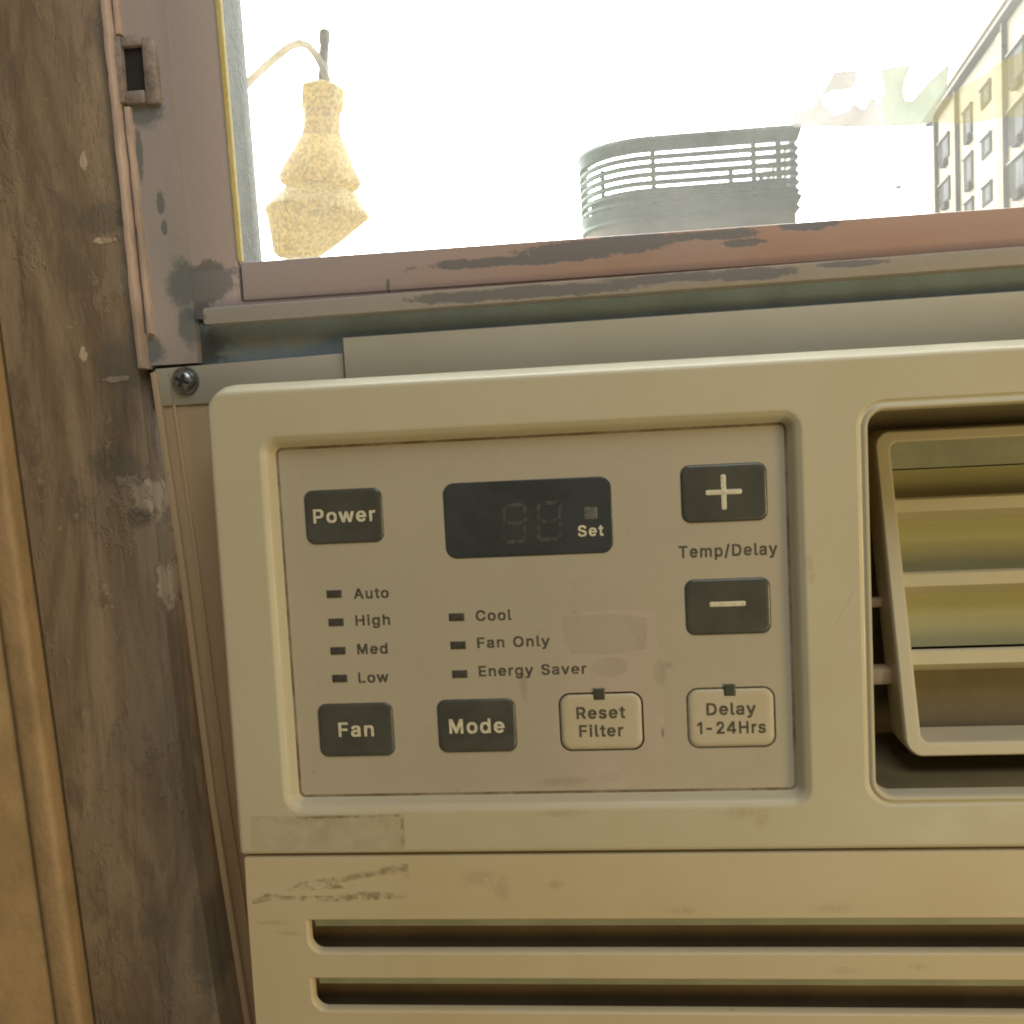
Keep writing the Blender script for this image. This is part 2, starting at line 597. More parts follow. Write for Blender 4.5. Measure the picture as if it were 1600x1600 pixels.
def slab(pts, y0, y1, bev=0.0, seg=2):
    """prism of an outline in x-z between y0 (front) and y1"""
    bm = bmesh.new()
    a = [bm.verts.new((p[0], y0, p[1])) for p in pts]
    b = [bm.verts.new((p[0], y1, p[1])) for p in pts]
    f = bm.faces.new(a)
    bm.faces.new(list(reversed(b)))
    n = len(pts)
    for i in range(n):
        j = (i + 1) % n
        bm.faces.new((a[i], b[i], b[j], a[j]))
    bmesh.ops.recalc_face_normals(bm, faces=bm.faces)
    if bev:
        ed = list(f.edges)
        bmesh.ops.bevel(bm, geom=ed, offset=bev, segments=seg, affect='EDGES', profile=0.5, clamp_overlap=True)
    return bm


def boxm(bm, x0, x1, y0, y1, z0, z1, bev=0.0):
    r = bmesh.ops.create_cube(bm, size=1)
    vs_ = r['verts']
    for v in vs_:
        v.co = Vector((x0 if v.co.x < 0 else x1, y0 if v.co.y < 0 else y1, z0 if v.co.z < 0 else z1))
    if bev:
        ed = list({e for v in vs_ for e in v.link_edges})
        bmesh.ops.bevel(bm, geom=ed, offset=bev, segments=2, affect='EDGES', profile=0.5)
    return bm


def box(x0, x1, y0, y1, z0, z1, bev=0.0):
    return boxm(bmesh.new(), x0, x1, y0, y1, z0, z1, bev)


GLYPHS = {   # plain sans-serif letter shapes: advance, outline points, triangles
    '-': (453, (337,244,337,188,114,188,114,244), (2,0,3,2,1,0)),
    '/': (249, (235,533,71,-76,14,-76,178,533), (2,0,3,2,1,0)),
    '1': (255, (150,0,215,0,215,509,155,509,30,425,30,362,150,440), (4,2,3,4,6,2,6,1,2,4,5,6,0,1,6)),
    '2': (453, (64,0,64,47,234,229,261,257,282,282,299,305,311,327,318,348,320,371,317,397,308,419,293,436,273,449,250,457,224,460,196,457,172,447,153,433,139,413,130,390,127,362,66,362,71,405,86,442,111,473,143,496,182,511,225,516,268,511,306,497,337,474,361,445,376,411,381,372,378,345,371,318,357,290,336,259,306,223,267,180,153,60,153,57,389,57,389,0), (26,28,27,26,29,28,25,29,26,25,30,29,24,30,25,24,31,30,23,15,24,15,14,24,14,13,24,13,31,24,12,31,13,23,16,15,11,31,12,23,17,16,11,32,31,22,17,23,10,32,11,22,18,17,9,32,10,22,19,18,9,33,32,21,19,22,8,33,9,21,20,19,8,34,33,7,34,8,6,34,7,6,35,34,5,35,6,5,36,35,4,36,5,4,37,36,3,37,4,3,38,37,2,38,3,1,38,2,1,39,38,1,40,39,1,41,40,1,42,41,1,43,42,0,43,1)),
    '4': (453, (20,105,20,160,255,509,340,509,340,162,410,162,410,105,340,105,340,0,278,0,278,105,95,162,278,162,278,425), (1,3,2,1,13,3,13,4,3,1,11,13,12,4,13,1,12,11,1,4,12,1,5,4,1,6,5,0,6,1,10,6,0,9,7,10,7,6,10,9,8,7)),
    'A': (480, (15,0,205,509,275,509,465,0,397,0,345,145,135,145,83,0,155,200,325,200,240,440), (0,2,1,0,10,2,10,3,2,0,8,10,9,3,10,0,6,8,6,9,8,6,5,9,5,3,9,0,7,6,4,3,5)),
    'C': (510, (267,-7,205,1,150,25,104,63,70,115,48,179,40,254,48,329,70,393,104,445,150,484,205,508,267,516,305,513,340,504,373,490,402,471,427,447,448,418,463,385,473,348,408,348,401,373,389,395,375,413,357,428,337,440,315,449,292,454,267,456,223,450,184,432,150,403,125,364,109,314,103,254,109,194,125,145,151,105,184,76,223,59,267,53,292,55,315,60,337,69,357,81,375,96,389,114,401,136,408,160,473,160,463,124,448,91,428,62,402,38,373,19,341,5,305,-4), (11,13,12,11,14,13,10,14,11,10,15,14,10,16,15,9,16,10,9,29,16,29,17,16,9,30,29,28,17,29,27,17,28,9,31,30,26,17,27,26,18,17,8,31,9,25,18,26,8,32,31,24,18,25,24,19,18,23,19,24,8,33,32,22,19,23,7,33,8,22,20,19,21,20,22,7,34,33,6,34,7,6,35,34,5,35,6,5,36,35,5,37,36,4,37,5,48,50,49,48,51,50,4,38,37,47,51,48,47,52,51,3,38,4,46,52,47,3,39,38,45,52,46,45,53,52,44,53,45,3,40,39,43,53,44,2,40,3,43,54,53,42,54,43,2,41,40,41,54,42,2,54,41,2,55,54,1,55,2,1,56,55,1,57,56,0,57,1)),
    'D': (502, (60,0,60,509,225,509,294,501,353,478,399,441,433,391,455,329,462,255,455,181,433,119,398,68,351,31,291,8,219,0,125,57,215,57,272,63,318,81,354,110,379,149,394,198,399,255,394,312,379,361,354,399,320,428,275,446,221,452,125,452), (0,29,1,29,2,1,29,3,2,29,4,3,29,28,4,28,5,4,0,15,29,27,5,28,26,5,27,26,6,5,25,6,26,24,6,25,24,7,6,23,7,24,23,8,7,22,8,23,21,8,22,21,9,8,20,9,21,20,10,9,19,10,20,19,11,10,18,11,19,17,11,18,17,12,11,16,12,17,0,16,15,0,12,16,0,13,12,0,14,13)),
    'E': (419, (60,0,60,509,372,509,372,452,125,452,125,286,355,286,355,229,125,229,125,57,375,57,375,0), (0,4,1,4,2,1,4,3,2,0,5,4,0,8,5,8,6,5,8,7,6,0,9,8,0,10,9,0,11,10)),
    'F': (410, (60,0,60,509,369,509,369,452,125,452,125,278,346,278,346,221,125,221,125,0), (0,4,1,4,2,1,4,3,2,0,5,4,0,8,5,8,6,5,8,7,6,0,9,8)),
    'H': (517, (60,0,60,509,125,509,125,289,392,289,392,509,457,509,457,0,392,0,392,232,125,232,125,0), (0,2,1,0,3,2,4,6,5,4,7,6,0,10,3,10,4,3,10,9,4,9,7,4,0,11,10,8,7,9)),
    'L': (393, (60,0,60,509,125,509,125,57,361,57,361,0), (0,2,1,0,3,2,0,4,3,0,5,4)),
    'M': (580, (60,0,60,509,145,509,290,130,435,509,520,509,520,0,458,0,458,385,312,10,268,10,122,385,122,0), (0,11,1,11,2,1,11,3,2,3,5,4,3,8,5,8,6,5,0,12,11,10,3,11,3,9,8,7,6,8,10,9,3)),
    'O': (533, (267,-7,205,1,150,25,105,63,70,115,48,179,40,254,48,329,70,393,105,445,150,484,205,508,267,516,329,508,384,484,429,445,464,393,486,329,493,254,486,179,464,115,429,63,384,25,329,1,267,53,310,59,349,76,383,105,408,144,425,194,430,254,425,314,408,365,383,404,349,433,310,450,267,456,223,450,184,433,151,404,125,364,109,314,103,254,109,194,125,144,151,105,184,76,223,59), (11,13,12,10,13,11,10,14,13,9,14,10,9,36,14,36,15,14,9,37,36,35,15,36,34,15,35,9,38,37,8,38,9,34,16,15,33,16,34,8,39,38,32,16,33,8,40,39,7,40,8,32,17,16,31,17,32,7,41,40,6,41,7,31,18,17,30,18,31,6,42,41,5,42,6,5,43,42,29,18,30,29,19,18,5,44,43,28,19,29,4,44,5,28,20,19,4,45,44,27,20,28,3,45,4,27,21,20,3,46,45,26,21,27,3,47,46,25,21,26,25,22,21,2,47,3,2,24,47,24,22,25,2,22,24,1,22,2,1,23,22,1,0,23)),
    'P': (445, (60,0,60,509,235,509,289,503,332,487,366,462,390,430,404,391,409,348,404,304,390,265,366,233,332,207,289,191,235,186,125,186,125,0,125,242,233,242,269,246,297,256,318,272,333,294,342,319,344,348,342,376,333,402,318,423,297,439,268,449,232,452,125,452), (0,31,1,31,2,1,31,3,2,31,4,3,31,5,4,31,30,5,30,29,5,29,6,5,0,17,31,28,6,29,27,6,28,27,7,6,26,7,27,25,7,26,25,8,7,24,8,25,23,8,24,23,9,8,22,9,23,22,10,9,21,10,22,20,10,21,20,11,10,19,11,20,18,11,19,0,15,17,15,18,17,15,11,18,15,12,11,15,13,12,15,14,13,0,16,15)),
    'R': (449, (60,0,60,509,236,509,290,504,333,489,367,465,390,433,405,395,409,352,405,309,390,271,367,240,333,217,303,212,428,0,353,0,240,198,125,198,125,0,125,255,234,255,269,258,298,267,319,281,334,300,342,324,345,352,342,380,334,405,319,425,298,440,269,449,233,452,125,452), (0,33,1,33,2,1,33,3,2,33,4,3,33,5,4,33,32,5,32,31,5,31,6,5,0,19,33,30,6,31,29,6,30,29,7,6,28,7,29,27,7,28,27,8,7,26,8,27,25,8,26,25,9,8,24,9,25,24,10,9,23,10,24,22,10,23,22,11,10,21,11,22,20,11,21,0,17,19,17,20,19,17,11,20,17,12,11,17,13,12,17,16,13,16,14,13,0,18,17,15,14,16)),
    'S': (447, (224,-9,172,-4,128,9,91,31,64,60,46,96,38,137,104,137,110,110,123,88,142,71,166,59,194,52,224,49,257,52,286,60,311,74,329,92,341,114,346,139,342,161,332,179,316,193,296,205,272,214,245,222,184,239,128,260,86,289,60,326,52,372,58,413,75,448,102,476,138,498,180,511,227,516,275,511,316,498,351,476,377,449,394,415,401,378,337,378,326,412,302,437,267,453,225,459,194,456,167,448,145,435,129,418,118,398,115,376,119,352,131,334,148,319,169,308,191,300,212,293,264,279,287,272,312,264,336,252,359,238,379,220,395,198,405,171,408,139,403,99,386,64,360,34,323,11,278,-4), (35,37,36,34,37,35,34,38,37,33,38,34,33,39,38,33,40,39,32,47,33,47,40,33,32,48,47,46,40,47,32,49,48,45,40,46,45,41,40,31,49,32,31,50,49,44,41,45,31,51,50,31,52,51,44,42,41,30,52,31,43,42,44,30,53,52,30,54,53,29,54,30,29,55,54,29,56,55,28,56,29,28,57,56,28,58,57,28,59,58,28,60,59,27,60,28,27,61,60,27,62,61,27,63,62,26,63,27,26,64,63,25,64,26,25,65,64,24,65,25,24,66,65,23,66,24,22,66,23,22,67,66,21,67,22,20,67,21,20,68,67,19,68,20,18,68,19,18,69,68,5,7,6,5,8,7,17,69,18,5,9,8,17,70,69,4,9,5,16,70,17,4,10,9,15,70,16,4,11,10,15,71,70,14,71,15,3,11,4,3,12,11,13,71,14,3,13,12,3,71,13,3,72,71,2,72,3,2,73,72,1,73,2,1,0,73)),
    'T': (449, (32,452,32,509,417,509,417,452,257,452,257,0,193,0,193,452), (0,2,1,0,3,2,7,3,0,6,4,7,4,3,7,6,5,4)),
    'a': (389, (160,-9,126,-5,94,5,68,22,48,45,35,73,30,108,34,138,43,161,58,179,78,193,100,203,125,211,152,216,178,220,209,224,234,227,252,230,265,235,273,243,276,255,276,257,273,279,267,297,256,311,240,322,220,329,196,331,171,329,149,322,132,313,118,301,107,288,100,274,41,291,57,322,79,346,104,364,133,375,163,382,194,384,215,383,239,379,263,372,286,360,306,343,322,320,333,290,337,251,337,0,277,0,277,52,272,52,264,38,252,25,236,12,215,1,190,-6,170,45,202,49,228,59,248,74,263,93,272,115,276,138,276,190,270,186,259,182,246,179,231,176,216,173,200,171,186,169,175,168,154,164,134,159,117,150,103,139,95,124,92,105,94,87,102,72,114,61,130,52,149,47), (39,41,40,39,42,41,38,42,39,38,43,42,37,43,38,37,44,43,36,44,37,36,45,44,35,45,36,35,27,45,27,46,45,35,28,27,26,46,27,35,29,28,25,46,26,35,30,29,34,30,35,24,46,25,24,47,46,34,31,30,23,47,24,34,32,31,22,47,23,33,32,34,22,48,47,21,48,22,20,48,21,19,48,20,19,49,48,18,49,19,17,65,18,65,49,18,16,65,17,15,65,16,14,65,15,13,65,14,12,65,13,11,65,12,10,65,11,9,65,10,9,66,65,64,49,65,9,67,66,9,68,67,8,68,9,8,69,68,8,70,69,8,71,70,8,72,71,8,73,72,8,74,73,8,75,74,7,75,8,7,76,75,7,77,76,7,78,77,63,49,64,6,78,7,6,79,78,62,49,63,5,79,6,5,80,79,61,51,62,51,49,62,5,81,80,60,51,61,4,81,5,4,82,81,4,83,82,59,52,60,52,51,60,4,84,83,59,53,52,50,49,51,58,53,59,4,58,84,4,53,58,3,53,4,3,54,53,3,55,54,2,55,3,2,56,55,1,56,2,1,57,56,0,57,1)),
    'd': (424, (195,-8,151,-2,111,16,79,45,55,84,39,133,34,189,39,245,55,293,79,332,112,361,151,378,196,384,228,381,253,373,272,360,287,346,298,331,306,319,311,319,311,509,372,509,372,0,313,0,313,59,307,59,298,46,287,31,272,17,252,4,227,-5,205,47,236,51,263,65,284,86,299,115,309,150,312,189,309,229,300,263,284,291,263,312,237,325,205,330,172,325,145,311,124,290,108,261,99,227,96,189,99,151,109,117,124,88,145,66,172,51), (19,21,20,19,22,21,11,13,12,11,14,13,10,14,11,10,15,14,9,15,10,9,16,15,9,17,16,8,44,9,44,43,9,43,17,9,43,18,17,42,18,43,41,18,42,8,45,44,41,19,18,41,40,19,40,39,19,39,22,19,8,46,45,7,46,8,7,47,46,38,22,39,7,48,47,6,48,7,37,22,38,6,49,48,6,50,49,36,22,37,5,50,6,5,51,50,35,22,36,4,51,5,4,52,51,34,24,35,24,22,35,4,53,52,33,24,34,3,53,4,3,54,53,32,25,33,25,24,33,32,26,25,23,22,24,3,31,54,31,26,32,3,26,31,3,27,26,2,27,3,2,28,27,2,29,28,1,29,2,1,30,29,0,30,1)),
    'e': (404, (374,168,101,168,101,160,109,130,121,103,138,80,159,62,181,52,205,48,229,52,251,62,272,80,289,103,341,69,312,37,278,13,240,-2,200,-6,160,1,123,18,90,44,64,79,45,119,35,163,34,209,42,254,60,295,85,331,117,358,154,377,193,386,233,383,272,371,307,348,336,317,358,278,372,235,377,190,377,188,101,216,101,220,109,250,121,277,138,300,159,318,181,328,205,332,229,328,251,318,272,300,289,277,301,250,309,220,309,216), (29,31,30,29,32,31,28,32,29,28,33,32,27,33,28,27,46,33,46,34,33,27,45,46,47,34,46,26,45,27,26,44,45,48,34,47,26,43,44,49,34,48,49,35,34,26,42,43,50,35,49,25,42,26,50,36,35,25,41,42,51,36,50,24,41,25,24,40,41,52,36,51,52,37,36,24,39,40,53,37,52,24,53,39,24,37,53,23,37,24,23,38,37,23,1,38,1,0,38,23,2,1,22,2,23,22,3,2,22,4,3,21,4,22,21,5,4,11,13,12,21,6,5,10,13,11,20,6,21,10,14,13,20,7,6,9,14,10,20,8,7,8,14,9,20,14,8,19,14,20,19,15,14,18,15,19,18,16,15,17,16,18)),
    'g': (425, (207,-151,168,-148,134,-140,105,-127,82,-110,64,-91,51,-69,101,-41,110,-53,122,-66,136,-78,154,-88,178,-95,207,-97,249,-92,282,-75,304,-47,311,-6,311,68,306,68,298,56,287,41,272,28,252,16,227,8,195,5,152,10,113,27,80,53,55,90,39,136,34,191,39,246,55,293,80,332,112,361,152,378,196,384,228,382,253,373,273,360,288,346,299,331,308,319,313,319,313,379,372,379,372,-9,367,-54,350,-90,324,-117,291,-136,251,-147,205,59,237,63,264,75,285,95,300,121,309,154,312,193,309,231,300,264,285,291,264,312,237,325,205,330,172,325,145,312,124,290,109,262,99,229,96,193,99,155,109,123,124,96,145,76,172,63), (36,38,37,36,39,38,44,46,45,44,47,46,35,39,36,35,40,39,34,40,35,34,41,40,34,42,41,33,66,34,66,65,34,65,42,34,65,43,42,64,43,65,63,43,64,33,67,66,63,44,43,63,62,44,62,61,44,61,60,44,60,47,44,33,68,67,32,68,33,32,69,68,32,70,69,31,70,32,59,47,60,31,71,70,31,72,71,58,47,59,30,72,31,30,73,72,57,47,58,29,73,30,29,74,73,56,18,57,18,47,57,29,75,74,55,18,56,28,75,29,28,76,75,54,19,55,19,18,55,54,20,19,17,47,18,28,53,76,53,20,54,28,20,53,28,21,20,27,21,28,27,22,21,27,23,22,26,23,27,26,24,23,25,24,26,16,47,17,16,48,47,6,8,7,15,48,16,6,9,8,15,49,48,6,10,9,5,10,6,14,49,15,5,11,10,5,12,11,14,50,49,4,12,5,13,50,14,4,13,12,4,50,13,3,50,4,3,51,50,2,51,3,2,52,51,1,52,2,1,0,52)),
    'h': (410, (114,227,114,0,53,0,53,509,114,509,114,287,102,287,124,332,152,362,187,379,227,384,264,380,295,369,321,349,341,321,353,285,357,240,357,0,296,0,296,235,290,275,273,304,246,323,210,329,184,326,161,317,141,303,126,283,117,257), (2,4,3,2,6,4,6,5,4,9,11,10,9,12,11,8,12,9,8,13,12,7,13,8,7,23,13,23,14,13,6,25,7,25,24,7,24,23,7,22,14,23,21,14,22,21,15,14,6,26,25,20,15,21,6,27,26,2,28,6,28,27,6,20,16,15,19,16,20,2,0,28,19,17,16,18,17,19,2,1,0)),
    'i': (167, (84,443,67,446,54,455,44,468,41,483,44,499,54,512,67,521,84,524,100,521,114,512,123,499,126,483,123,468,114,455,100,446,53,0,53,379,114,379,114,0), (16,18,17,16,19,18,7,9,8,6,9,7,6,10,9,5,10,6,5,11,10,4,11,5,4,12,11,3,12,4,3,13,12,2,13,3,2,14,13,1,14,2,1,15,14,0,15,1)),
    'l': (189, (139,-2,101,3,74,20,58,47,53,84,53,509,114,509,114,99,115,77,120,62,130,54,146,52,154,52,160,53,165,53,170,54,181,3,172,1,162,-1,151,-2), (4,6,5,4,7,6,4,8,7,3,8,4,3,9,8,3,10,9,3,11,10,14,16,15,13,16,14,12,16,13,11,16,12,3,16,11,2,16,3,1,16,2,0,16,1,0,17,16,0,18,17,0,19,18)),
    'm': (610, (53,0,53,379,112,379,112,295,108,295,118,323,132,346,151,363,172,376,195,384,219,386,257,380,287,361,309,331,321,295,312,295,322,321,337,343,357,361,381,375,407,383,437,386,468,383,497,372,522,354,541,328,553,296,557,255,557,0,496,0,496,254,490,289,473,313,447,326,419,330,395,328,374,320,358,307,345,290,338,270,335,247,335,0,274,0,274,260,269,288,253,311,229,326,199,330,178,328,158,320,140,307,126,289,117,266,114,238,114,0), (9,11,10,20,22,21,8,11,9,19,22,20,19,23,22,8,12,11,0,2,1,0,4,2,4,3,2,7,12,8,18,23,19,18,24,23,6,12,7,17,24,18,6,13,12,17,25,24,5,47,6,47,13,6,16,34,17,34,25,17,47,46,13,46,14,13,5,48,47,16,35,34,33,25,34,33,26,25,5,49,48,16,36,35,32,26,33,45,14,46,4,49,5,15,36,16,4,50,49,15,37,36,31,26,32,44,15,45,15,14,45,4,51,50,15,38,37,31,27,26,0,52,4,52,51,4,44,38,15,44,39,38,30,27,31,43,39,44,43,40,39,0,53,52,42,40,43,30,28,27,29,28,30,42,41,40,0,54,53)),
    'n': (410, (114,227,114,0,53,0,53,379,112,379,112,287,102,287,124,332,152,362,187,379,227,384,264,380,295,369,321,349,341,321,353,285,357,240,357,0,296,0,296,235,290,275,273,304,246,323,210,329,184,326,161,317,141,303,126,283,117,257), (9,11,10,9,12,11,2,4,3,2,6,4,6,5,4,8,12,9,8,13,12,7,13,8,7,23,13,23,14,13,6,25,7,25,24,7,24,23,7,22,14,23,21,14,22,21,15,14,6,26,25,20,15,21,6,27,26,2,28,6,28,27,6,20,16,15,19,16,20,2,0,28,19,17,16,18,17,19,2,1,0)),
    'o': (415, (207,-8,159,-2,117,16,82,46,56,85,40,133,34,187,40,243,56,291,82,330,117,360,159,378,207,384,256,378,299,360,333,330,359,291,376,243,381,187,376,133,359,85,333,46,299,16,256,-2,207,46,242,51,270,66,292,89,307,117,316,151,319,187,316,224,307,258,292,287,270,310,242,325,207,330,173,325,145,310,124,287,108,258,99,224,96,187,99,151,108,117,124,89,145,66,173,51), (11,13,12,10,13,11,10,14,13,9,14,10,9,15,14,8,37,9,37,36,9,36,15,9,36,35,15,35,16,15,8,38,37,34,16,35,8,39,38,33,16,34,7,39,8,33,17,16,7,40,39,32,17,33,7,41,40,31,17,32,6,41,7,31,18,17,6,42,41,30,18,31,5,42,6,5,43,42,29,18,30,29,19,18,5,44,43,28,19,29,28,20,19,4,44,5,4,45,44,27,20,28,4,46,45,26,20,27,3,46,4,26,21,20,3,47,46,25,21,26,3,24,47,24,21,25,3,21,24,2,21,3,2,22,21,1,22,2,1,23,22,0,23,1)),
    'p': (424, (53,-143,53,379,112,379,112,319,118,319,126,331,137,346,152,360,171,373,197,381,229,384,274,378,313,361,345,332,370,293,385,245,390,189,385,133,370,84,346,45,313,16,274,-2,229,-8,198,-5,173,4,153,17,138,31,127,46,118,59,114,59,114,-143,220,47,253,51,279,66,301,88,316,117,325,151,328,189,325,227,316,261,301,290,280,311,253,325,220,330,188,325,161,312,140,291,125,263,116,229,113,189,116,150,125,115,140,86,162,65,188,51), (9,11,10,8,11,9,0,2,1,0,3,2,8,12,11,7,12,8,7,13,12,6,13,7,5,13,6,5,43,13,43,42,13,42,14,13,4,43,5,4,44,43,4,45,44,41,14,42,0,4,3,0,48,4,48,47,4,47,46,4,46,45,4,40,14,41,40,15,14,39,15,40,38,15,39,38,16,15,0,49,48,37,16,38,0,50,49,36,16,37,36,17,16,35,17,36,0,51,50,35,18,17,34,18,35,0,29,51,29,52,51,33,18,34,29,53,52,33,19,18,32,19,33,29,28,53,28,54,53,0,30,29,27,54,28,31,19,32,27,31,54,27,19,31,26,19,27,26,20,19,25,20,26,24,20,25,24,21,20,23,21,24,23,22,21)),
    'r': (259, (53,0,53,379,112,379,112,321,115,321,130,347,152,367,181,380,213,385,221,385,229,384,237,384,243,384,243,322,239,323,230,324,219,325,207,326,182,323,159,315,140,301,126,284,117,262,114,237,114,0), (7,9,8,7,10,9,7,11,10,7,12,11,7,13,12,6,13,7,0,2,1,0,3,2,5,13,6,4,17,5,17,16,5,16,15,5,15,14,5,14,13,5,4,18,17,4,19,18,0,4,3,0,22,4,22,21,4,21,20,4,20,19,4,0,23,22,0,24,23)),
    's': (365, (182,-8,145,-5,112,3,84,18,62,38,45,63,36,94,94,107,105,79,124,60,150,49,181,45,217,50,244,62,262,81,268,103,265,121,254,136,237,147,212,155,149,170,104,186,72,208,53,237,47,274,51,305,65,332,87,354,115,370,149,381,187,384,223,381,254,372,279,358,299,339,314,316,324,290,268,277,258,298,243,316,219,328,187,333,156,329,131,317,114,299,109,277,112,258,124,243,144,232,172,223,229,209,275,194,306,171,325,142,331,107,326,75,312,47,290,24,260,6,223,-5), (29,31,30,29,32,31,28,32,29,28,33,32,27,33,28,27,34,33,26,34,27,26,41,34,41,35,34,26,42,41,40,35,41,25,42,26,25,43,42,39,35,40,25,44,43,39,36,35,38,36,39,24,44,25,24,45,44,37,36,38,24,46,45,23,46,24,23,47,46,23,48,47,22,48,23,22,49,48,22,50,49,22,51,50,21,51,22,21,52,51,20,52,21,20,53,52,19,53,20,18,53,19,17,53,18,17,54,53,16,54,17,15,54,16,6,8,7,15,55,54,14,55,15,5,8,6,13,55,14,5,9,8,13,56,55,4,9,5,12,56,13,4,10,9,11,56,12,4,11,10,11,57,56,4,57,11,3,57,4,3,58,57,2,58,3,2,59,58,1,59,2,1,0,59)),
    't': (227, (85,475,148,475,148,381,218,381,218,328,148,328,148,100,158,70,185,55,215,58,218,5,175,-5,130,5,98,35,85,90,85,328,20,328,20,381,85,381), (18,1,0,18,2,1,16,18,17,16,2,18,16,3,2,16,4,3,15,4,16,14,5,15,5,4,15,14,6,5,14,7,6,13,7,14,13,8,7,8,10,9,13,10,8,12,10,13,11,10,12)),
    'u': (410, (182,-5,146,-1,115,11,89,31,69,59,57,95,53,139,53,379,114,379,114,144,119,105,137,75,164,56,200,50,226,53,249,62,268,77,283,97,293,122,296,153,296,379,357,379,357,0,298,0,298,92,307,92,286,47,257,17,222,0), (6,8,7,6,9,8,19,21,20,19,22,21,18,22,19,6,10,9,5,10,6,17,25,18,25,22,18,5,11,10,16,24,17,24,25,17,4,11,5,16,26,24,26,23,24,26,22,25,15,26,16,4,12,11,14,26,15,3,12,4,3,13,12,13,26,14,3,26,13,3,27,26,23,22,26,2,27,3,2,28,27,1,28,2,1,0,28)),
    'v': (389, (163,0,17,379,84,379,165,155,177,121,187,87,196,53,206,21,184,21,194,53,203,87,213,121,224,155,305,379,371,379,226,0), (0,2,1,0,3,2,12,14,13,12,15,14,0,4,3,11,15,12,0,5,4,10,15,11,0,9,5,9,6,5,9,6,10,6,15,10,0,8,9,7,15,6,0,7,8,0,15,7)),
    'w': (550, (10,381,78,381,160,85,243,381,307,381,390,85,472,381,540,381,425,0,358,0,275,290,192,0,125,0), (12,1,0,12,2,1,2,4,3,2,10,4,10,5,4,5,7,6,5,8,7,2,11,10,9,5,10,12,11,2,9,8,5)),
    'y': (389, (47,-139,61,-86,71,-87,88,-90,104,-89,118,-84,130,-74,141,-58,151,-36,163,-1,17,379,84,379,165,155,177,121,187,87,196,53,206,21,184,21,193,53,202,87,212,121,224,155,305,379,371,379,204,-58,191,-85,177,-107,159,-124,139,-136,117,-143,91,-145,77,-145,65,-143,54,-141), (9,11,10,9,12,11,21,23,22,21,24,23,9,13,12,20,24,21,19,16,20,16,24,20,9,14,13,18,15,19,15,16,19,9,18,14,18,15,14,9,17,18,9,16,17,9,24,16,8,24,9,7,24,8,7,25,24,6,25,7,5,25,6,4,25,5,4,26,25,0,2,1,0,3,2,3,26,4,0,26,3,0,27,26,0,28,27,0,29,28,33,29,0,32,29,33,32,30,29,31,30,32)),
    ' ': (230, (), ()),
}

CAPH = 525.0


def text(s, x0, x1, zb, cap, y, mat, parent, name='lettering', space=62, bold=19):
    """printed word: x0..x1 wide, baseline zb, capital height cap (mm)"""
    V, F, cur = [], [], 0
    for ch in s:
        adv, pv, tr = GLYPHS[ch]
        for q, (dx, dz) in enumerate(((0, 0), (-bold, -bold), (bold, -bold), (bold, bold), (-bold, bold))):   # heavier strokes
            b0 = len(V)
            V += [(cur + pv[k] + dx, pv[k + 1] + dz, q * 0.004) for k in range(0, len(pv), 2)]
            F += [(b0 + tr[k], b0 + tr[k + 1], b0 + tr[k + 2]) for k in range(0, len(tr), 3)]
        cur += adv + space
    mn, mx = min(v[0] for v in V), max(v[0] for v in V)
    k = (x1 - x0) / (mx - mn)
    me = bpy.data.meshes.new(name)
    me.from_pydata([((x0 + (v[0] - mn) * k) * MM, (y - .03 + v[2]) * MM, (zb + v[1] * cap / CAPH) * MM) for v in V], [], F)
    me.materials.append(M[mat])
    o = bpy.data.objects.new(name, me)
    COL.objects.link(o)
    adopt(o, parent)
    return o


# ================================================================== SETTING
# sky: half dome outside the window
bm = bmesh.new()
NU, NV, RS = 40, 24, 300.0
grid = []
for i in range(NU + 1):
    az = math.radians(-90 + 180 * i / NU)
    row = []
    for j in range(NV + 1):
        el = math.radians(-30 + 120 * j / NV)
        row.append(bm.verts.new((RS * math.sin(az) * math.cos(el), RS * math.cos(az) * math.cos(el) + 0.06, RS * math.sin(el))))
    grid.append(row)
for i in range(NU):
    for j in range(NV):
        vs4 = (grid[i][j], grid[i + 1][j], grid[i + 1][j + 1], grid[i][j + 1])
        bm.faces.new(vs4)
bmesh.ops.remove_doubles(bm, verts=bm.verts, dist=0.01)
tag(finish('sky', bm, 'sky', smooth=80), kind='structure')

bm = bmesh.new()
vv = [bm.verts.new(p) for p in ((-290, 1.0, -9), (290, 1.0, -9), (290, 290, -9), (-290, 290, -9))]
bm.faces.new(vv)
tag(finish('street', bm, 'asphalt', smooth=0), kind='structure')

# wall around the window opening (one sheet with real thickness, the part in view is left of the casing)


def crack(z):          # the slightly leaning line where casing and jamb meet (mm)
    return -176.8 + (26.2 - z) * 0.049


wl = [(crack(-620) - 9.5, -620), (crack(620) - 9.5, 620), (-1700, 620), (-1700, -620)]
tag(finish('wall', slab(wl, 26, 120, 1.5), 'wall', scale=MM), kind='structure')
wl = [(740, -620), (1700, -620), (1700, 620), (740, 620)]
tag(finish('wall_right', slab(wl, 26, 120, 1.5), 'wall', scale=MM), kind='structure')
wl = [(-1700, 622), (1700, 622), (1700, 1300), (-1700, 1300)]
tag(finish('wall_above', slab(wl, 26, 120, 1.5), 'wall', scale=MM), kind='structure')
wl = [(-1700, -1300), (1700, -1300), (1700, -622), (-1700, -622)]
tag(finish('wall_below', slab(wl, 26, 120, 1.5), 'wall', scale=MM), kind='structure')

# ================================================================== WINDOW JAMB (left)
jamb = thing('window_jamb', 'grimy brown wooden window jamb with chipped paint left of the air conditioner', 'window jamb', (-0.15, 0.06, -0.6))
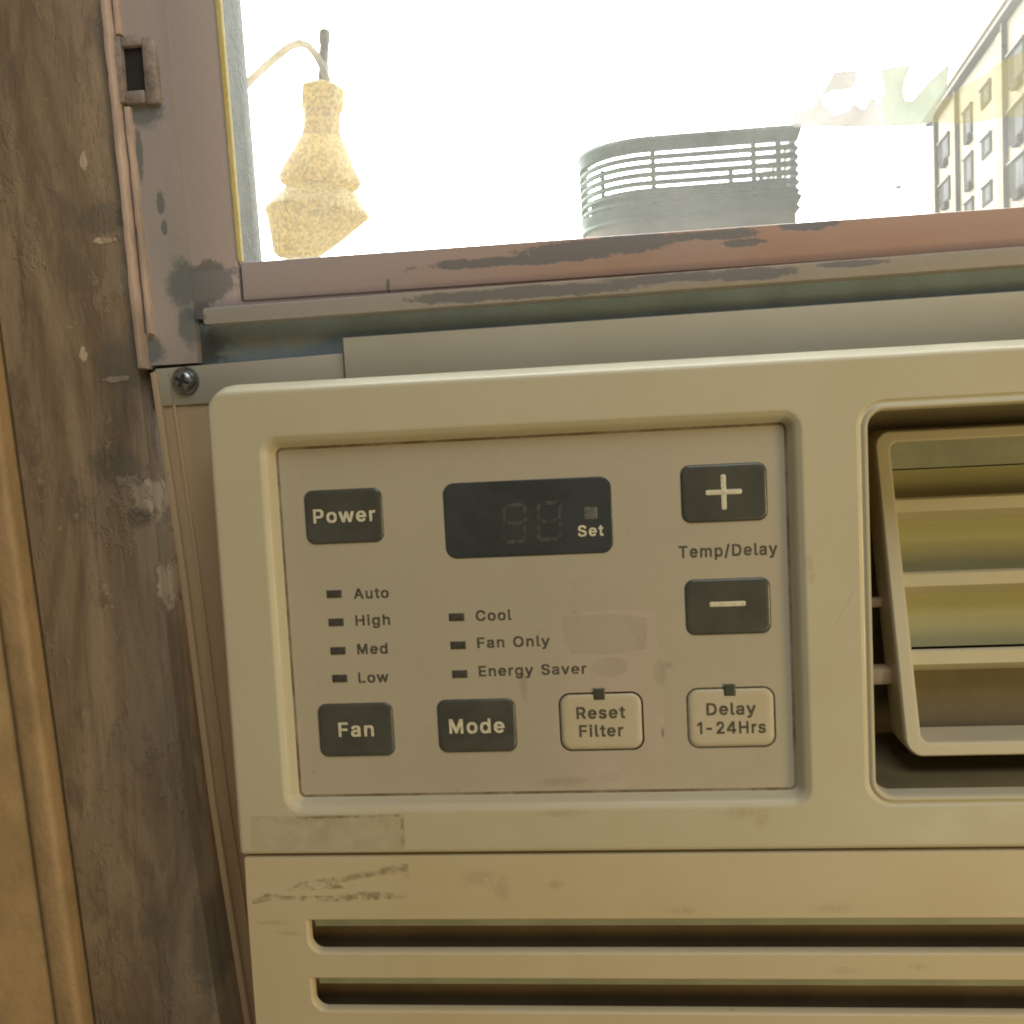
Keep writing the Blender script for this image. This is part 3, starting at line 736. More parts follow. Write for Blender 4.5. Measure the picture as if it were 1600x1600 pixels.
# board: its right edge is upright above the sill of the side panel and leans below it
right = [(-108.5, -600), (-119.0, -260), (-126.2, -176), (-131.2, -107), (-133.8, -35), (-134.6, 0), (-135.4, 23), (-137.6, 126), (-140.5, 300), (-146, 600)]
left = [(crack(600) + 0.6, 600), (crack(126) + 0.6, 126), (crack(26) + 0.6, 26), (crack(-107) + 0.6, -107), (crack(-300) + 0.6, -300), (crack(-600) + 0.6, -600)]
finish('board', slab(right + left, 30, 95, 1.2, 2), 'jamb', jamb, scale=MM)
# casing bead left of the crack
zs = [-600, -300, -107, 26, 126, 600]
cas = [(crack(z) - 0.5, z) for z in zs] + [(crack(z) - 9.0, z) for z in reversed(zs)]
finish('casing', slab(cas, 24.5, 95, 2.4, 4), 'casing', jamb, scale=MM)
# two thin rubbed beads beside the sash track


def bead(pts, w, y):
    """thin rubbed bead with an uneven hand-painted edge; pts run upwards along its left side"""
    rnd = random.Random(int(pts[0][1]))
    L_, R_ = [], []
    for (x0, z0), (x1, z1) in zip(pts, pts[1:]):
        n = max(2, int((z1 - z0) / 4)) if z1 < 200 else 6
        for i in range(n):
            f = i / n
            L_.append((x0 + (x1 - x0) * f + rnd.uniform(-.22, .22), z0 + (z1 - z0) * f))
            R_.append((x0 + (x1 - x0) * f + w + rnd.uniform(-.3, .25), z0 + (z1 - z0) * f))
    L_.append(pts[-1])
    R_.append((pts[-1][0] + w, pts[-1][1]))
    return finish('bead', slab(R_ + L_[::-1], y, 60, 0.35, 2), 'bead', jamb, scale=MM)


bead([(-135.2, 23), (-137.4, 126), (-140.3, 300), (-145.8, 600)], 1.8, 28.4)
bead([(-132.9, 33), (-134.3, 97)], 1.6, 31.2)
bead([(-135.0, 117), (-135.4, 140), (-138.3, 300), (-143.8, 600)], 1.7, 31.2)
# sash track
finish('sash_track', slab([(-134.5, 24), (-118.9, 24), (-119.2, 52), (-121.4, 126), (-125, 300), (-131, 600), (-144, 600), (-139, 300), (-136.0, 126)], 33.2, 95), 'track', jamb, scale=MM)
# latch: block with a square pocket
lt = thing('sash_latch', 'small painted metal latch block with a dark square pocket on the window track', 'latch', (-0.129, 0.04, 0.097))
bm = bmesh.new()
L0, L1, Z0, Z1 = -136.3, -123.6, 98.0, 116.5
boxm(bm, L0, -133.6, 30.8, 36, Z0, Z1, .5)
boxm(bm, -128.0, L1, 31.2, 36, Z0 - 1, Z1 - 1, 1.2)
boxm(bm, -133.8, -127.8, 31.0, 36, Z0 - .4, 101.2, .5)
boxm(bm, -133.8, -127.8, 31.0, 36, 113.4, Z1 - .4, .5)
finish('latch_frame', bm, 'latch', lt, scale=MM)
finish('pocket', box(-133.5, -128.1, 32.8, 34, 101.3, 113.3), 'gap', lt, scale=MM)

# dark slot between the jamb and the side panel
gap = [(-136, 24), (-133, 24), (-128, -40), (-122, -110), (-112, -200), (-98, -600), (-110, -600), (-122, -200), (-130, -110), (-134, -40)]

# ================================================================== WINDOW SASH
sash = thing('window_sash', 'raised window sash with worn, haze-paled mauve and red paint above the air conditioner', 'window', (0.25, 0.05, 0.035))
KX = 291 / 286          # stile front stands at y = 35
finish('stile', slab([(-119.6 * KX, 36.5), (-103.6 * KX, 36.5), (-103.6 * KX, 51.2 * KX), (-104.6 * KX, 126), (-107.5 * KX, 300), (-113 * KX, 600), (-131 * KX, 600), (-124.6 * KX, 300), (-120.4 * KX, 126), (-119.4 * KX, 52)], 35, 52, 0.8, 2), 'sash', sash, scale=MM)
finish('stile', slab([(680, 36.5), (715, 36.5), (715, 600), (680, 600)], 35, 52, 0.8), 'sash', sash, scale=MM)
finish('bottom_rail', slab([(-104.6, 41.0), (690, 42.2), (690, 52.6), (-104.6, 52.0)], 34.4, 52, 0.7), 'sash', sash, scale=MM)
finish('corner_block', slab([(-118.8 * KX, 36.6), (-106.2, 36.6), (-106.2, 50.2), (-118.8 * KX, 50.5)], 34.6, 36, 0.3), 'sash', sash, scale=MM)
finish('lip', slab(rr(-114.6, 690, 34.3, 38.9, (.9, .2, .2, .9), 4), 28.8, 50, 0.6), 'lip', sash, scale=MM)
for v in [o for o in sash.children if o.name.startswith('lip')][0].data.vertices:
    v.co.z += max(0, v.co.x + 0.115) * 0.0088
finish('bottom_rail', slab([(-110, 38.4), (690, 41), (690, 42.4), (-110, 40.9)], 35.2, 50), 'sash', sash, scale=MM)
finish('glazing_bead', slab([(-105.3, 52.2), (-104.0, 52.2), (-104.9, 126), (-107.6, 300), (-113, 598), (-114.8, 598), (-109.4, 300), (-106.5, 126)], 34.2, 35.9, 0.3), 'glazing', sash, scale=MM)
pane = finish('pane', slab([(-108, 46), (690, 46), (690, 598), (-116, 598)], 50.0, 52.5), 'glass', sash, smooth=0, scale=MM)
# grey-green rebate beside the glass
finish('glazing_rebate', slab([(-105.9, 51.6), (-105.25, 51.6), (-106.2, 126), (-109, 300), (-114.6, 598), (-115.5, 598), (-110, 300), (-106.9, 126)], 35.6, 56), 'stop', sash, scale=MM)
# foam strip filling the shaded recess under the sash, haze put into its blue-grey
recess_strip = finish('foam_strip', slab([(-135.4, 20), (720, 20), (720, 44), (-106, 39), (-118, 36.0), (-133.6, 33.5)], 36.5, 58, 0.8), 'foam', scale=MM)
tag(recess_strip, 'dark blue-grey foam strip filling the shaded recess between the sash and the air conditioner', 'foam strip')

# dirt on the pane
bm = bmesh.new()


def speck(bm, px, py, w, h, rot=0.0):
    c = pt(px, py, 0.0497)
    k = 0.186 * MM
    n = random.randint(5, 7)
    P = []
    for i in range(n):
        a = 2 * math.pi * i / n
        q = random.uniform(0.6, 1.3)
        x, z = w * q * math.cos(a), h * q * math.sin(a)
        P.append(bm.verts.new((c.x + (x * math.cos(rot) - z * math.sin(rot)) * k, 0.0497, c.z + (x * math.sin(rot) + z * math.cos(rot)) * k)))
    bm.faces.new(P)


for (x, y, w, h, r) in [(738, 84, 5, 2.4, .6), (726, 89, 2.4, 1.2, .4), (744, 80, 2, 1.5, 0), (742, 90, 2, 2, 0), (752, 92, 1.6, 1.2, 0),
                        (806, 197, 2, 2, 0), (930, 186, 10, 1.6, .15), (972, 171, 8, 1.6, .1), (922, 225, 12, 1.2, .1), (1032, 207, 2, 2, 0),
                        (1100, 153, 9, 1.3, .05), (1122, 151, 7, 1.2, .05), (1082, 155, 5, 1, .1), (1403, 292, 9, 3, .1), (1442, 116, 3, 1.4, 0), (1452, 124, 3, 1, -.8),
                        (1415, 256, 3, 3, 0), (1378, 57, 2, 2, 0), (1568, 71, 2, 2, 0), (1350, 148, 2, 1.5, 0), (1108, 44, 3, 3, 0), (1346, 214, 12, 2, -.3)]:
    speck(bm, x, y, w, h, r)
tag(finish('dirt_specks', bm, 'dirt', pane, smooth=0), kind='stuff')

# torn tape left on the pane
tape = thing('tape_remnant', 'torn pale strip of old tape stuck on the window glass before the yellow building', 'tape', (0.06, 0.0415, 0.07))


def film_poly(name, pts, Y, mat, parent, th=0.00015):
    bm = bmesh.new()
    a = [bm.verts.new(pt(x, y, Y)) for (x, y) in pts]
    ed = [bm.edges.new((a[i], a[(i + 1) % len(a)])) for i in range(len(a))]
    bmesh.ops.triangle_fill(bm, use_beauty=True, edges=ed, normal=(0, -1, 0))
    bmesh.ops.recalc_face_normals(bm, faces=bm.faces)
    return finish(name, bm, mat, parent, smooth=0)


film_poly('tape_piece', [(1240, 199), (1239, 178), (1252, 177), (1268, 170), (1276, 158), (1285, 145), (1296, 128), (1303, 113), (1320, 111), (1338, 110), (1339, 125),
                         (1331, 138), (1315, 141), (1300, 142), (1284, 152), (1285, 161), (1293, 168), (1299, 179), (1312, 178), (1327, 172), (1334, 160), (1345, 170), (1352, 170), (1357, 157), (1366, 152),
                         (1371, 165), (1377, 158), (1380, 198), (1330, 199), (1290, 198)], 0.0494, 'tape_pink', tape)
film_poly('tape_piece', [(1380, 198), (1377, 156), (1383, 143), (1378, 122), (1376, 109), (1400, 104), (1424, 102), (1415, 122), (1411, 140), (1414, 157), (1424, 158), (1432, 150), (1450, 128), (1468, 112), (1484, 100),
                         (1481, 128), (1478, 142), (1466, 160), (1456, 190), (1425, 197)], 0.0494, 'tape_green', tape)
film_poly('tape_piece', [(1456, 190), (1466, 160), (1500, 140), (1530, 122), (1560, 100), (1600, 78), (1640, 60), (1640, 180), (1600, 184), (1575, 182), (1530, 190), (1500, 194)], 0.0494, 'tape_yellow', tape)

# ================================================================== AIR CONDITIONER
XL, XR = -103.8, 345.0
ac = thing('air_conditioner', 'aged cream window air conditioner with a grey-beige control panel', 'air conditioner', (0.12, 0.10, -0.36))
YC = 4.0                                       # depth of the control panel
VENT = (58.6, 300.0, -98.6, 2.9, 7.0)
CTRL = (-91.0, 45.8, -98.3, 1.6, 5.0)
bm = plate((XL, XR, -109.0, 13.3, (0.8, 3.0, 5.0, 5.0)),
           [(-1.0 + 1.4 * math.sin(math.radians(a)), 1.4 - 1.4 * math.cos(math.radians(a))) for a in range(0, 71, 10)] + [(0.9, 2.6), (2.0, 6.5), (2.3, 9.0), (2.4, 33.0)],
           [(CTRL, [(0, 0.0), (0.4, .10), (0.8, .42), (1.2, .62), (1.7, .95), (2.2, 1.8), (2.7, 3.0), (3.1, 3.8), (3.5, 4.3)]),
            (VENT, [(0, 0.0), (.3, .12), (.6, .5), (1.0, .62), (1.35, .5), (1.6, .18), (1.9, .06), (2.3, .1), (2.65, .5), (2.85, 1.4), (3.0, 5.0)])], 10, 1.6)
for v in bm.verts:                             # the lower edge meets the seam squarely
    v.co.x = min(max(v.co.x, XL - .5), XR + .5)
    v.co.z = max(v.co.z, -109.3)
front = finish('front_panel', bm, 'bezel', ac, scale=MM)

bm = bmesh.new()
f = bm.faces.new(ring(bm, rr(-89.5, 44.4, -96.8, .1, 4), YC))
bmesh.ops.recalc_face_normals(bm, faces=bm.faces)
if f.normal.y > 0:
    f.normal_flip()
ctrl = finish('control_panel', bm, 'membrane', ac, smooth=0, scale=MM)

KC = (256 + YC) / 256
# dirt packed into the joint round the control panel
bm = bmesh.new()
ga = ring(bm, rro(*CTRL, -3.0, 10), YC - .12)
gb = ring(bm, rro(*CTRL, -3.9, 10), YC - .03)
bridge(bm, ga, gb)
bmesh.ops.recalc_face_normals(bm, faces=bm.faces)
finish('joint_dirt', bm, 'joint_dirt', ac, scale=MM)


def key(name, x0, x1, z0, z1, r, h, mat, edge=1.0):
    return finish(name, pillow(x0 * KC, x1 * KC, z0 * KC, z1 * KC, r, YC + .02, h, edge), mat, ac, scale=MM)


def word(s, x0, x1, zb, cap, mat, parent, h=0.0):
    k = (256 + YC - h) / 256
    return text(s, x0 * k, x1 * k, zb * k, cap * k, YC - h - 0.03, mat, parent)


HB = 0.55
b = key('power_button', -79.8, -59.4, -26.9, -12.9, 2.4, HB, 'button')
word('Power', -77.7, -61.4, -21.3, 3.5, 'ink_light', b, HB)
b = key('fan_button', -80.0, -60.0, -82.9, -68.7, 2.4, HB, 'button')
word('Fan', -74.8, -65.4, -77.5, 3.7, 'ink_light', b, HB)
b = key('mode_button', -48.4, -28.0, -82.4, -68.4, 2.4, HB, 'button')
word('Mode', -45.5, -31.1, -77.3, 3.7, 'ink_light', b, HB)


def sign(parent, bars):
    for (x0, x1, z0, z1) in bars:
        finish('symbol', pillow(x0, x1, z0, z1, .38, YC - HB - .02, .06, .05, 4, 2), 'ink_light', parent, scale=MM)


b = key('plus_button', 15.9, 36.9, -25.4, -11.0, 2.4, HB, 'button')
bm = pillow(22.2, 31.2, -18.9, -17.6, .5, YC - HB - .02, .07, .05, 4, 2)
bm2 = pillow(26.05, 27.35, -22.7, -13.8, .5, YC - HB - .02, .06, .05, 4, 2)
o1 = finish('symbol', bm, 'ink_light', b, scale=MM)
o2 = finish('symbol', bm2, 'ink_light', b, scale=MM)
b = key('minus_button', 15.9, 36.9, -53.6, -39.5, 2.4, HB, 'button')
sign(b, [(22.2, 31.2, -47.2, -45.9)])


def soft_key(name, x0, x1, z0, z1, words):
    b = key(name, x0 + .3, x1 - .3, z0 + .3, z1 - .3, 2.6, .42, 'soft_button', 1.6)
    bm = bmesh.new()
    a = ring(bm, rro(x0 * KC, x1 * KC, z0 * KC, z1 * KC, 2.8, .25, 8), YC - .05)
    c = ring(bm, rro(x0 * KC, x1 * KC, z0 * KC, z1 * KC, 2.8, -.22, 8), YC - .05)
    a2 = ring(bm, rro(x0 * KC, x1 * KC, z0 * KC, z1 * KC, 2.8, .25, 8), YC + .05)
    c2 = ring(bm, rro(x0 * KC, x1 * KC, z0 * KC, z1 * KC, 2.8, -.22, 8), YC + .05)
    bridge(bm, a, c)
    bridge(bm, a2, a)
    bridge(bm, c, c2)
    bmesh.ops.recalc_face_normals(bm, faces=bm.faces)
    finish('outline', bm, 'ink_dark', b, scale=MM)
    for w in words:
        word(*w, 'ink_dark', b, .42)
    return b


b = soft_key('reset_filter_button', -16.7, 4.2, -82.4, -67.7, [('Reset', -12.5, -.2, -74.2, 3.0), ('Filter', -12.0, -.8, -78.9, 3.0)])
b = soft_key('delay_button', 15.5, 37.0, -82.3, -67.2, [('Delay', 20.2, 32.4, -74.0, 3.0), ('1-24Hrs', 17.8, 34.7, -78.8, 3.0)])


def led(cx, cz, w, h, mat='led', y=None):
    y = YC if y is None else y
    finish('indicator_light', pillow((cx - w / 2) * KC, (cx + w / 2) * KC, (cz - h / 2) * KC, (cz + h / 2) * KC, .12, y + .01, .22, .12, 3, 2), mat, ac, scale=MM)


for z in (-39.9, -47.3, -54.8, -62.1):
    led(-73.5, z, 4.0, 2.0)
for z in (-47.0, -54.3, -61.8):
    led(-41.9, z, 4.0, 2.0)
led(-6.5, -67.9, 2.9, 2.9, y=YC - .33)
led(26.1, -67.7, 2.9, 2.9, y=YC - .33)
for (s, x0, x1, zb) in (('Auto', -68.4, -59.2, -41.3), ('High', -68.4, -59.3, -48.3), ('Med', -68.4, -60.4, -55.8), ('Low', -68.6, -60.6, -63.3),
                        ('Cool', -37.0, -27.8, -48.1), ('Fan Only', -37.0, -18.4, -55.1), ('Energy Saver', -37.0, -9.4, -62.5)):
    word(s, x0, x1, zb, 2.65, 'ink_dark', ctrl)
word('Temp/Delay', 14.8, 38.9, -33.9, 2.9, 'ink_dark', ctrl)

disp = finish('display', pillow(-43.7 * KC, -1.2 * KC, -32.0 * KC, -12.7 * KC, 3.0, YC + .02, .25, .3, 8, 3), 'display', ac, scale=MM)
word('Set', -10.0, -3.6, -27.5, 2.7, 'ink_light', disp, .25)
finish('set_lamp', pillow(-8.4, -5.0, -23.7, -20.6, .2, YC - .26, .05, .03, 3, 2), 'set_led', disp, scale=MM)


def digit(x0, z0, w, h):
    bm = bmesh.new()
    t_ = 1.0
    sl = .06 * h

    def seg(p, q):
        d = Vector(q) - Vector(p)
        d.normalize()
        n_ = Vector((-d.y, d.x)) * t_ / 2
        P = [Vector(p) + d * .15, Vector(p) + d * .6 + n_, Vector(q) - d * .6 + n_, Vector(q) - d * .15, Vector(q) - d * .6 - n_, Vector(p) + d * .6 - n_]
        bm.faces.new([bm.verts.new((v.x, YC - .285, v.y)) for v in P])
    A, B = (x0 + sl, z0 + h), (x0 + w + sl, z0 + h)
    C, D = (x0 + sl / 2, z0 + h / 2), (x0 + w + sl / 2, z0 + h / 2)
    E_, F = (x0, z0), (x0 + w, z0)
    for p, q in ((A, B), (C, D), (E_, F), (A, C), (B, D), (C, E_), (D, F)):
        seg(p, q)
    bmesh.ops.recalc_face_normals(bm, faces=bm.faces)
    finish('digit', bm, 'segment', disp, smooth=0, scale=MM)


digit(-29.3, -28.6, 5.4, 9.4)
digit(-20.3, -28.4, 5.4, 9.4)

# ---- vent: duct behind the opening and the tilted louver cartridge
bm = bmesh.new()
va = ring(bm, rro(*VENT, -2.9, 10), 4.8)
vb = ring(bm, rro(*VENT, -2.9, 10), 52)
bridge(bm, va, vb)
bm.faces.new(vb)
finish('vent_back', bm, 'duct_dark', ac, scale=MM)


def tilt(bm, z0=-88.5, y0=14.0, z1=-8.0, y1=40.0):
    """lay a mesh built upright (y = depth behind its face) onto the tilted louver plane"""
    k = (y1 - y0) / (z1 - z0)
    for v in bm.verts:
        v.co.y += y0 + (v.co.z - z0) * k
    return bm


LX0, LX1 = 72.6, 290.0
lou = finish('louver_frame', tilt(plate((LX0, LX1, -90.2, -6.0, 4.0), [(-.3, .03), (0, .35), (.25, .9), (.4, 2.0), (.4, 13)],
             [((LX0 + 3.4, LX1 - 3.4, -87.4, -8.6, 2.6), [(0, 0), (.25, .1), (.5, .5), (.6, 1.4), (.7, 12.8)])], 6)), 'louver', ac, scale=MM)
# five blades: rounded bright front edge, body sloping back and up
for z in (-25.9, -45.7, -65.7):
    bm = bmesh.new()
    prof = [(0.5, 0.95), (0.0, 0.75), (-.25, .3), (-.1, -.2), (.9, -3.0), (1.6, -3.4), (14.0, -7.5), (14.0, -6.3), (2.2, .2)]
    zc = z + .6
    A = [bm.verts.new((LX0 + 3.0, 1.0 + p[0], zc + p[1])) for p in prof]
    B = [bm.verts.new((LX1 - 3.0, 1.0 + p[0], zc + p[1])) for p in prof]
    bridge(bm, A, B)
    bm.faces.new(A)
    bm.faces.new(list(reversed(B)))
    bmesh.ops.recalc_face_normals(bm, faces=bm.faces)
    finish('blade', tilt(bm), 'louver', lou, scale=MM)
# guide plates behind the blades, the first painted with yellow light
finish('guide_plate', tilt(box(LX0 + 2, LX1 - 2, 13.2, 14.4, -66, -17.5)), 'duct', lou, scale=MM)
finish('guide_plate', tilt(box(LX0 + 2, LX1 - 2, 11.0, 12.0, -17.0, -8.0)), 'vane', lou, scale=MM)
finish('guide_plate', tilt(box(LX0 + 2, LX1 - 2, 15.2, 16.2, -89, -67)), 'duct_dark', lou, scale=MM)
# pivot pins at the left side of the cartridge
finish('pivot_pin', box(61.6, 75.5, 34, 38, -54.6, -52.0, .6), 'curtain', lou, scale=MM)
finish('pivot_pin', box(61.6, 76.0, 26, 33, -74.4, -70.0, .8), 'curtain', lou, scale=MM)

# ---- lower grille with slots
slots = []
for i in range(7):
    zt = -127.0 - 16.15 * i
    xs = -87.2 + 1.3 * (i > 0) * 0
    slots.append(((xs, 300, zt - 9.9, zt, (4.2, 4.2, .6, .6)), [(0, 0), (.2, .1), (.5, .45), (.75, 1.2), (.85, 2.0), (.85, 2.5)]))
bm = plate((XL + .6, XR - .6, -262.0, -110.2, (3, 3, .6, .6)), [(-.25, .02), (0, .3), (.2, .9), (.25, 2), (.25, 33)], slots, 8)
for z in (-116.0, -119.0, -120.5, -121.5, -122.5, -124.0):
    g = bm.verts[:] + bm.edges[:] + bm.faces[:]
    bmesh.ops.bisect_plane(bm, geom=g, plane_co=(0, 0, z), plane_no=(0, 0, 1))
for v in bm.verts:
    if v.co.z > -122.6 and v.co.y < 2.5:
        tt = (v.co.z + 122.6)
        v.co.y += 0.045 * tt * min(1, tt / 4)
grille = finish('front_grille', bm, 'grille', ac, smooth=25, scale=MM)
for i in range(7):
    zt = -127.0 - 16.15 * i
    bm = bmesh.new()
    P = [(2.6, zt + .3), (3.2, zt - 3.5), (4.6, zt - 3.8), (9.0, zt + .3)]
    A = [bm.verts.new((-85.6, p[0], p[1])) for p in P]
    B = [bm.verts.new((299, p[0], p[1])) for p in P]
    bridge(bm, A, B)
    bm.faces.new(A)
    bm.faces.new(list(reversed(B)))
    bmesh.ops.recalc_face_normals(bm, faces=bm.faces)
    finish('vane', bm, 'vane', grille, scale=MM)
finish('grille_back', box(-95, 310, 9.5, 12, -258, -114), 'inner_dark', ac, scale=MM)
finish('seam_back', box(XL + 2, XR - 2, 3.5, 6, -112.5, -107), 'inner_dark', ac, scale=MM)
# cabinet behind the front
finish('cabinet', box(XL + 4, XR - 4, 56, 330, -258, 10, 2), 'curtain', ac, scale=MM)

# ---- side panel with its flange, top rail
sp = [(-132.3, 22.6), (-133.0, 22.0), (-129.0, -35), (-125.2, -107), (-119.6, -175), (-110, -262), (-95, -262), (-95, 22.6)]
side = finish('side_panel', slab(sp, 33, 38, .5), 'curtain', ac, scale=MM)
for dx, w, y in ((0.1, 2.0, 31.2), (5.0, .9, 32.2)):
    P = [(-132.9, 21.8), (-128.9, -35), (-125.1, -107), (-119.5, -175), (-110, -262)]
    a = [(x + dx, z) for x, z in P]
    c = [(x + dx + w, z) for x, z in reversed(P)]
    finish('side_rib', slab(a + c, y, 33.4, .4), 'curtain', ac, scale=MM)
finish('upper_rail', slab([(-74.9, 12), (345, 12), (345, 31.2), (-74.9, 28.3)], 29.6, 44, .8), 'top_rail', ac, scale=MM)
finish('upper_rail', slab([(-130.5, 12), (-75.6, 12), (-75.6, 24.2), (-131.6, 22.9)], 32.2, 44, .5), 'top_rail', ac, scale=MM)
# black backing put in for the shade of the gap beside the side panel
tag(finish('gap_backing', slab(gap, 47, 56), 'gap', scale=MM), 'dark backing for shade and grime in the gap between jamb and side panel', 'gap backing')

# ---- screw with washer
scx, scz = -122.6, 18.9
sr = thing('screw', 'steel cross-head screw with washer at the upper left of the side panel', 'screw', (scx * MM, 0.032, scz * MM))


def disc(r0, prof, n=28):
    bm = bmesh.new()
    prev = None
    for (q, y) in prof:
        cur = ring(bm, [(scx + q * r0 * math.cos(2 * math.pi * i / n), scz + q * r0 * math.sin(2 * math.pi * i / n)) for i in range(n)], y)
        if prev:
            bridge(bm, prev, cur)
        prev = cur
    bm.faces.new(prev)
    bmesh.ops.recalc_face_normals(bm, faces=bm.faces)
    return bm


finish('washer', disc(4.1, [(1, 32.3), (1, 31.6), (.94, 31.2), (.7, 31.2)]), 'steel', sr, scale=MM)
hd = finish('head', disc(3.1, [(1, 31.3), (.98, 30.6), (.8, 29.8), (.45, 29.3)]), 'steel', sr, scale=MM)
for (a, b_) in ((2.0, .45), (.45, 2.0)):
    bm = box(scx - a, scx + a, 28.9, 30.5, scz - b_, scz + b_)
    bmesh.ops.rotate(bm, verts=bm.verts, cent=(scx, 0, scz), matrix=Matrix.Rotation(math.radians(24), 3, 'Y'))
    if a > 1:
        bmesh.ops.translate(bm, verts=bm.verts, vec=(0, .15, 0))
    finish('cross_slot', bm, 'recess', hd, scale=MM)

# ---- old adhesive on the front


def sheet(pts, y, mat, name, label, cat, group=None, th=.05):
    bm = bmesh.new()
    v = [bm.verts.new((p[0], y - th, p[1])) for p in pts]
    ed = [bm.edges.new((v[i], v[(i + 1) % len(v)])) for i in range(len(v))]
    bmesh.ops.triangle_fill(bm, use_beauty=True, edges=ed, normal=(0, -1, 0))
    return tag(finish(name, bm, mat, smooth=0, scale=MM), label, cat, group)


def ragged(x0, x1, z0, z1, seed, amp=.5, n=26):
    rnd = random.Random(seed)
    P = []
    for i in range(n):
        P.append((x0 + (x1 - x0) * i / n, z0 + rnd.uniform(-amp, amp)))
    P.append((x1, z0))
    P.append((x1 + rnd.uniform(-.1, .1), (z0 + z1) / 2))
    for i in range(n):
        P.append((x1 - (x1 - x0) * i / n, z1 + rnd.uniform(-amp, amp) * .5))
    P.append((x0, z1))
    return P


sheet(ragged(-100.5, -58.9, -108.0, -98.6, 3, .15), -0.02, 'residue_faint', 'adhesive_residue', 'faint brown rectangle of old tape glue just above the seam', 'glue residue', 'tape glue on the cream front')
sheet([(-88, -98.9), (-59.2, -98.5), (-58.8, -98.5), (-59.2, -108.2), (-59.9, -108.2), (-59.7, -99.3), (-87, -99.6)], -0.08, 'residue', 'adhesive_edge', 'dark brown edge line of the old tape mark above the seam', 'glue residue', 'tape glue on the cream front')
sheet([(-101.5, -121.8), (-97, -119.8), (-92, -120.6), (-80, -120.6), (-70, -119.5), (-60, -120.0), (-59, -121.2), (-64, -121.6), (-80, -122.3), (-94, -121.6), (-101.5, -122.8)], -0.02, 'residue', 'adhesive_residue',
      'lower smeared brown glue streak below the seam at the left', 'glue residue', 'tape glue on the cream front')
sheet([(-92, -119.1), (-88, -116.8), (-76, -115.4), (-66, -113.3), (-58.6, -112.0), (-58.3, -116.5), (-60.2, -114.6), (-67, -115.2), (-78, -117.2), (-76, -118.5), (-84, -119.0)], 0.08, 'residue', 'adhesive_residue',
      'slanting brown glue smear just below the seam at the left', 'glue residue', 'tape glue on the cream front')
sheet([(-25, -94), (-22, -83), (-27, -70), (-24, -60), (-16, -49), (-9, -47.5), (-2, -47.2), (8, -47.6), (9.0, -58), (9.6, -75), (9.0, -94)], YC - .02, 'pink_film', 'film_residue',
      'pale pinkish film left from peeled tape on the control panel', 'film residue', th=.03)
sheet([(-15.5, -48.6), (-3, -48.2), (6.5, -49.5), (6.0, -57.5), (-4, -58.8), (-13, -58.2), (-15, -54)], YC - .06, 'tan_film', 'film_residue',
      'faint tan rectangular patch right of the words Fan Only', 'film residue', th=.03)
sheet([(-3.4 + 4.6 * math.cos(a * .42) - 0.2 * math.sin(a * 2), -62 + 2.6 * math.sin(a * .42) + .25 * math.cos(a * 3)) for a in range(15)], YC - .10, 'tan_film', 'film_residue',
      'small tan oval smudge above the Reset Filter key', 'film residue', th=.03)
# scratches
sheet([(52.0, -52.6), (53.0, -50.2), (55.6, -46.0), (57.2, -42.8), (56.0, -46.4), (53.4, -50.6)], -0.02, 'tan_film', 'scratch', 'fine dark diagonal scratch between the control panel and the vent', 'scratch', th=.03)

# ================================================================== OUTSIDE
# ---- roof-top screen with rounded corner
tw = thing('rooftop_screen', 'green slatted rooftop screen with rounded left corner on a tan wall', 'rooftop screen', (2.5, 33, -9))
arc = [(1.4 - 2.0 * math.sin(math.radians(a)), 32 - 2.0 * math.cos(math.radians(a))) for a in range(0, 91, 9)]
PATH = [(5.40, 36.5), (5.40, 30.0)] + arc + [(-.6, 36.5)]


def sweep(path, prof, closed=False):
    """prof: (outward, z) section swept along a plan path, mitred at the bends"""
    bm = bmesh.new()
    rows = []
    n = len(path)
    for i, p in enumerate(path):
        a = Vector(path[max(i - 1, 0)])
        c = Vector(path[min(i + 1, n - 1)])
        q = Vector(p)
        d1 = (q - a).normalized() if i > 0 else (c - q).normalized()
        d2 = (c - q).normalized() if i < n - 1 else d1
        n1, n2 = Vector((-d1.y, d1.x)), Vector((-d2.y, d2.x))
        nn = (n1 + n2).normalized()
        k = 1 / max(.4, nn.dot(n1))
        rows.append([bm.verts.new((q.x + nn.x * o * k * -1, q.y + nn.y * o * k * -1, z)) for (o, z) in prof])
    for i in range(n - 1):
        bridge(bm, rows[i], rows[i + 1])
    bm.faces.new(rows[0])
    bm.faces.new(list(reversed(rows[-1])))
    bmesh.ops.recalc_face_normals(bm, faces=bm.faces)
    return bm


SGN = -1
finish('fascia', sweep(PATH, [(SGN * .16, 8.10), (SGN * .20, 8.0), (SGN * .10, 7.70), (0.1, 7.70), (0.1, 8.10)]), 'tower_slat', tw, smooth=30)
for i in range(8):
    z = 7.61 - .235 * i
    finish('slat', sweep(PATH, [(SGN * .02, z), (SGN * .12, z - .14), (SGN * .10, z - .18), (.08, z - .13), (.10, z)]), 'tower_slat', tw, smooth=30)
finish('ledge', sweep(PATH, [(SGN * .02, 6.24), (SGN * .16, 6.18), (SGN * .14, 6.08), (SGN * .02, 5.86), (.1, 5.8), (.1, 6.24)]), 'tower_slat', tw, smooth=30)
bm = sweep(PATH, [(0, 5.9), (0, -9), (.2, -9), (.2, 5.9)])
finish('wall', bm, 'tower_wall', tw)
for (x, y) in ((1.46, 30.22), (4.30, 30.22), (3.98, 33.0), (5.0, 30.3), (5.12, 34.5), (0.0, 32.2), (1.3, 36.0)):
    finish('post', box(x - .07, x + .07, y - .05, y + .08, 5.2, 7.8), 'tower_slat', tw)
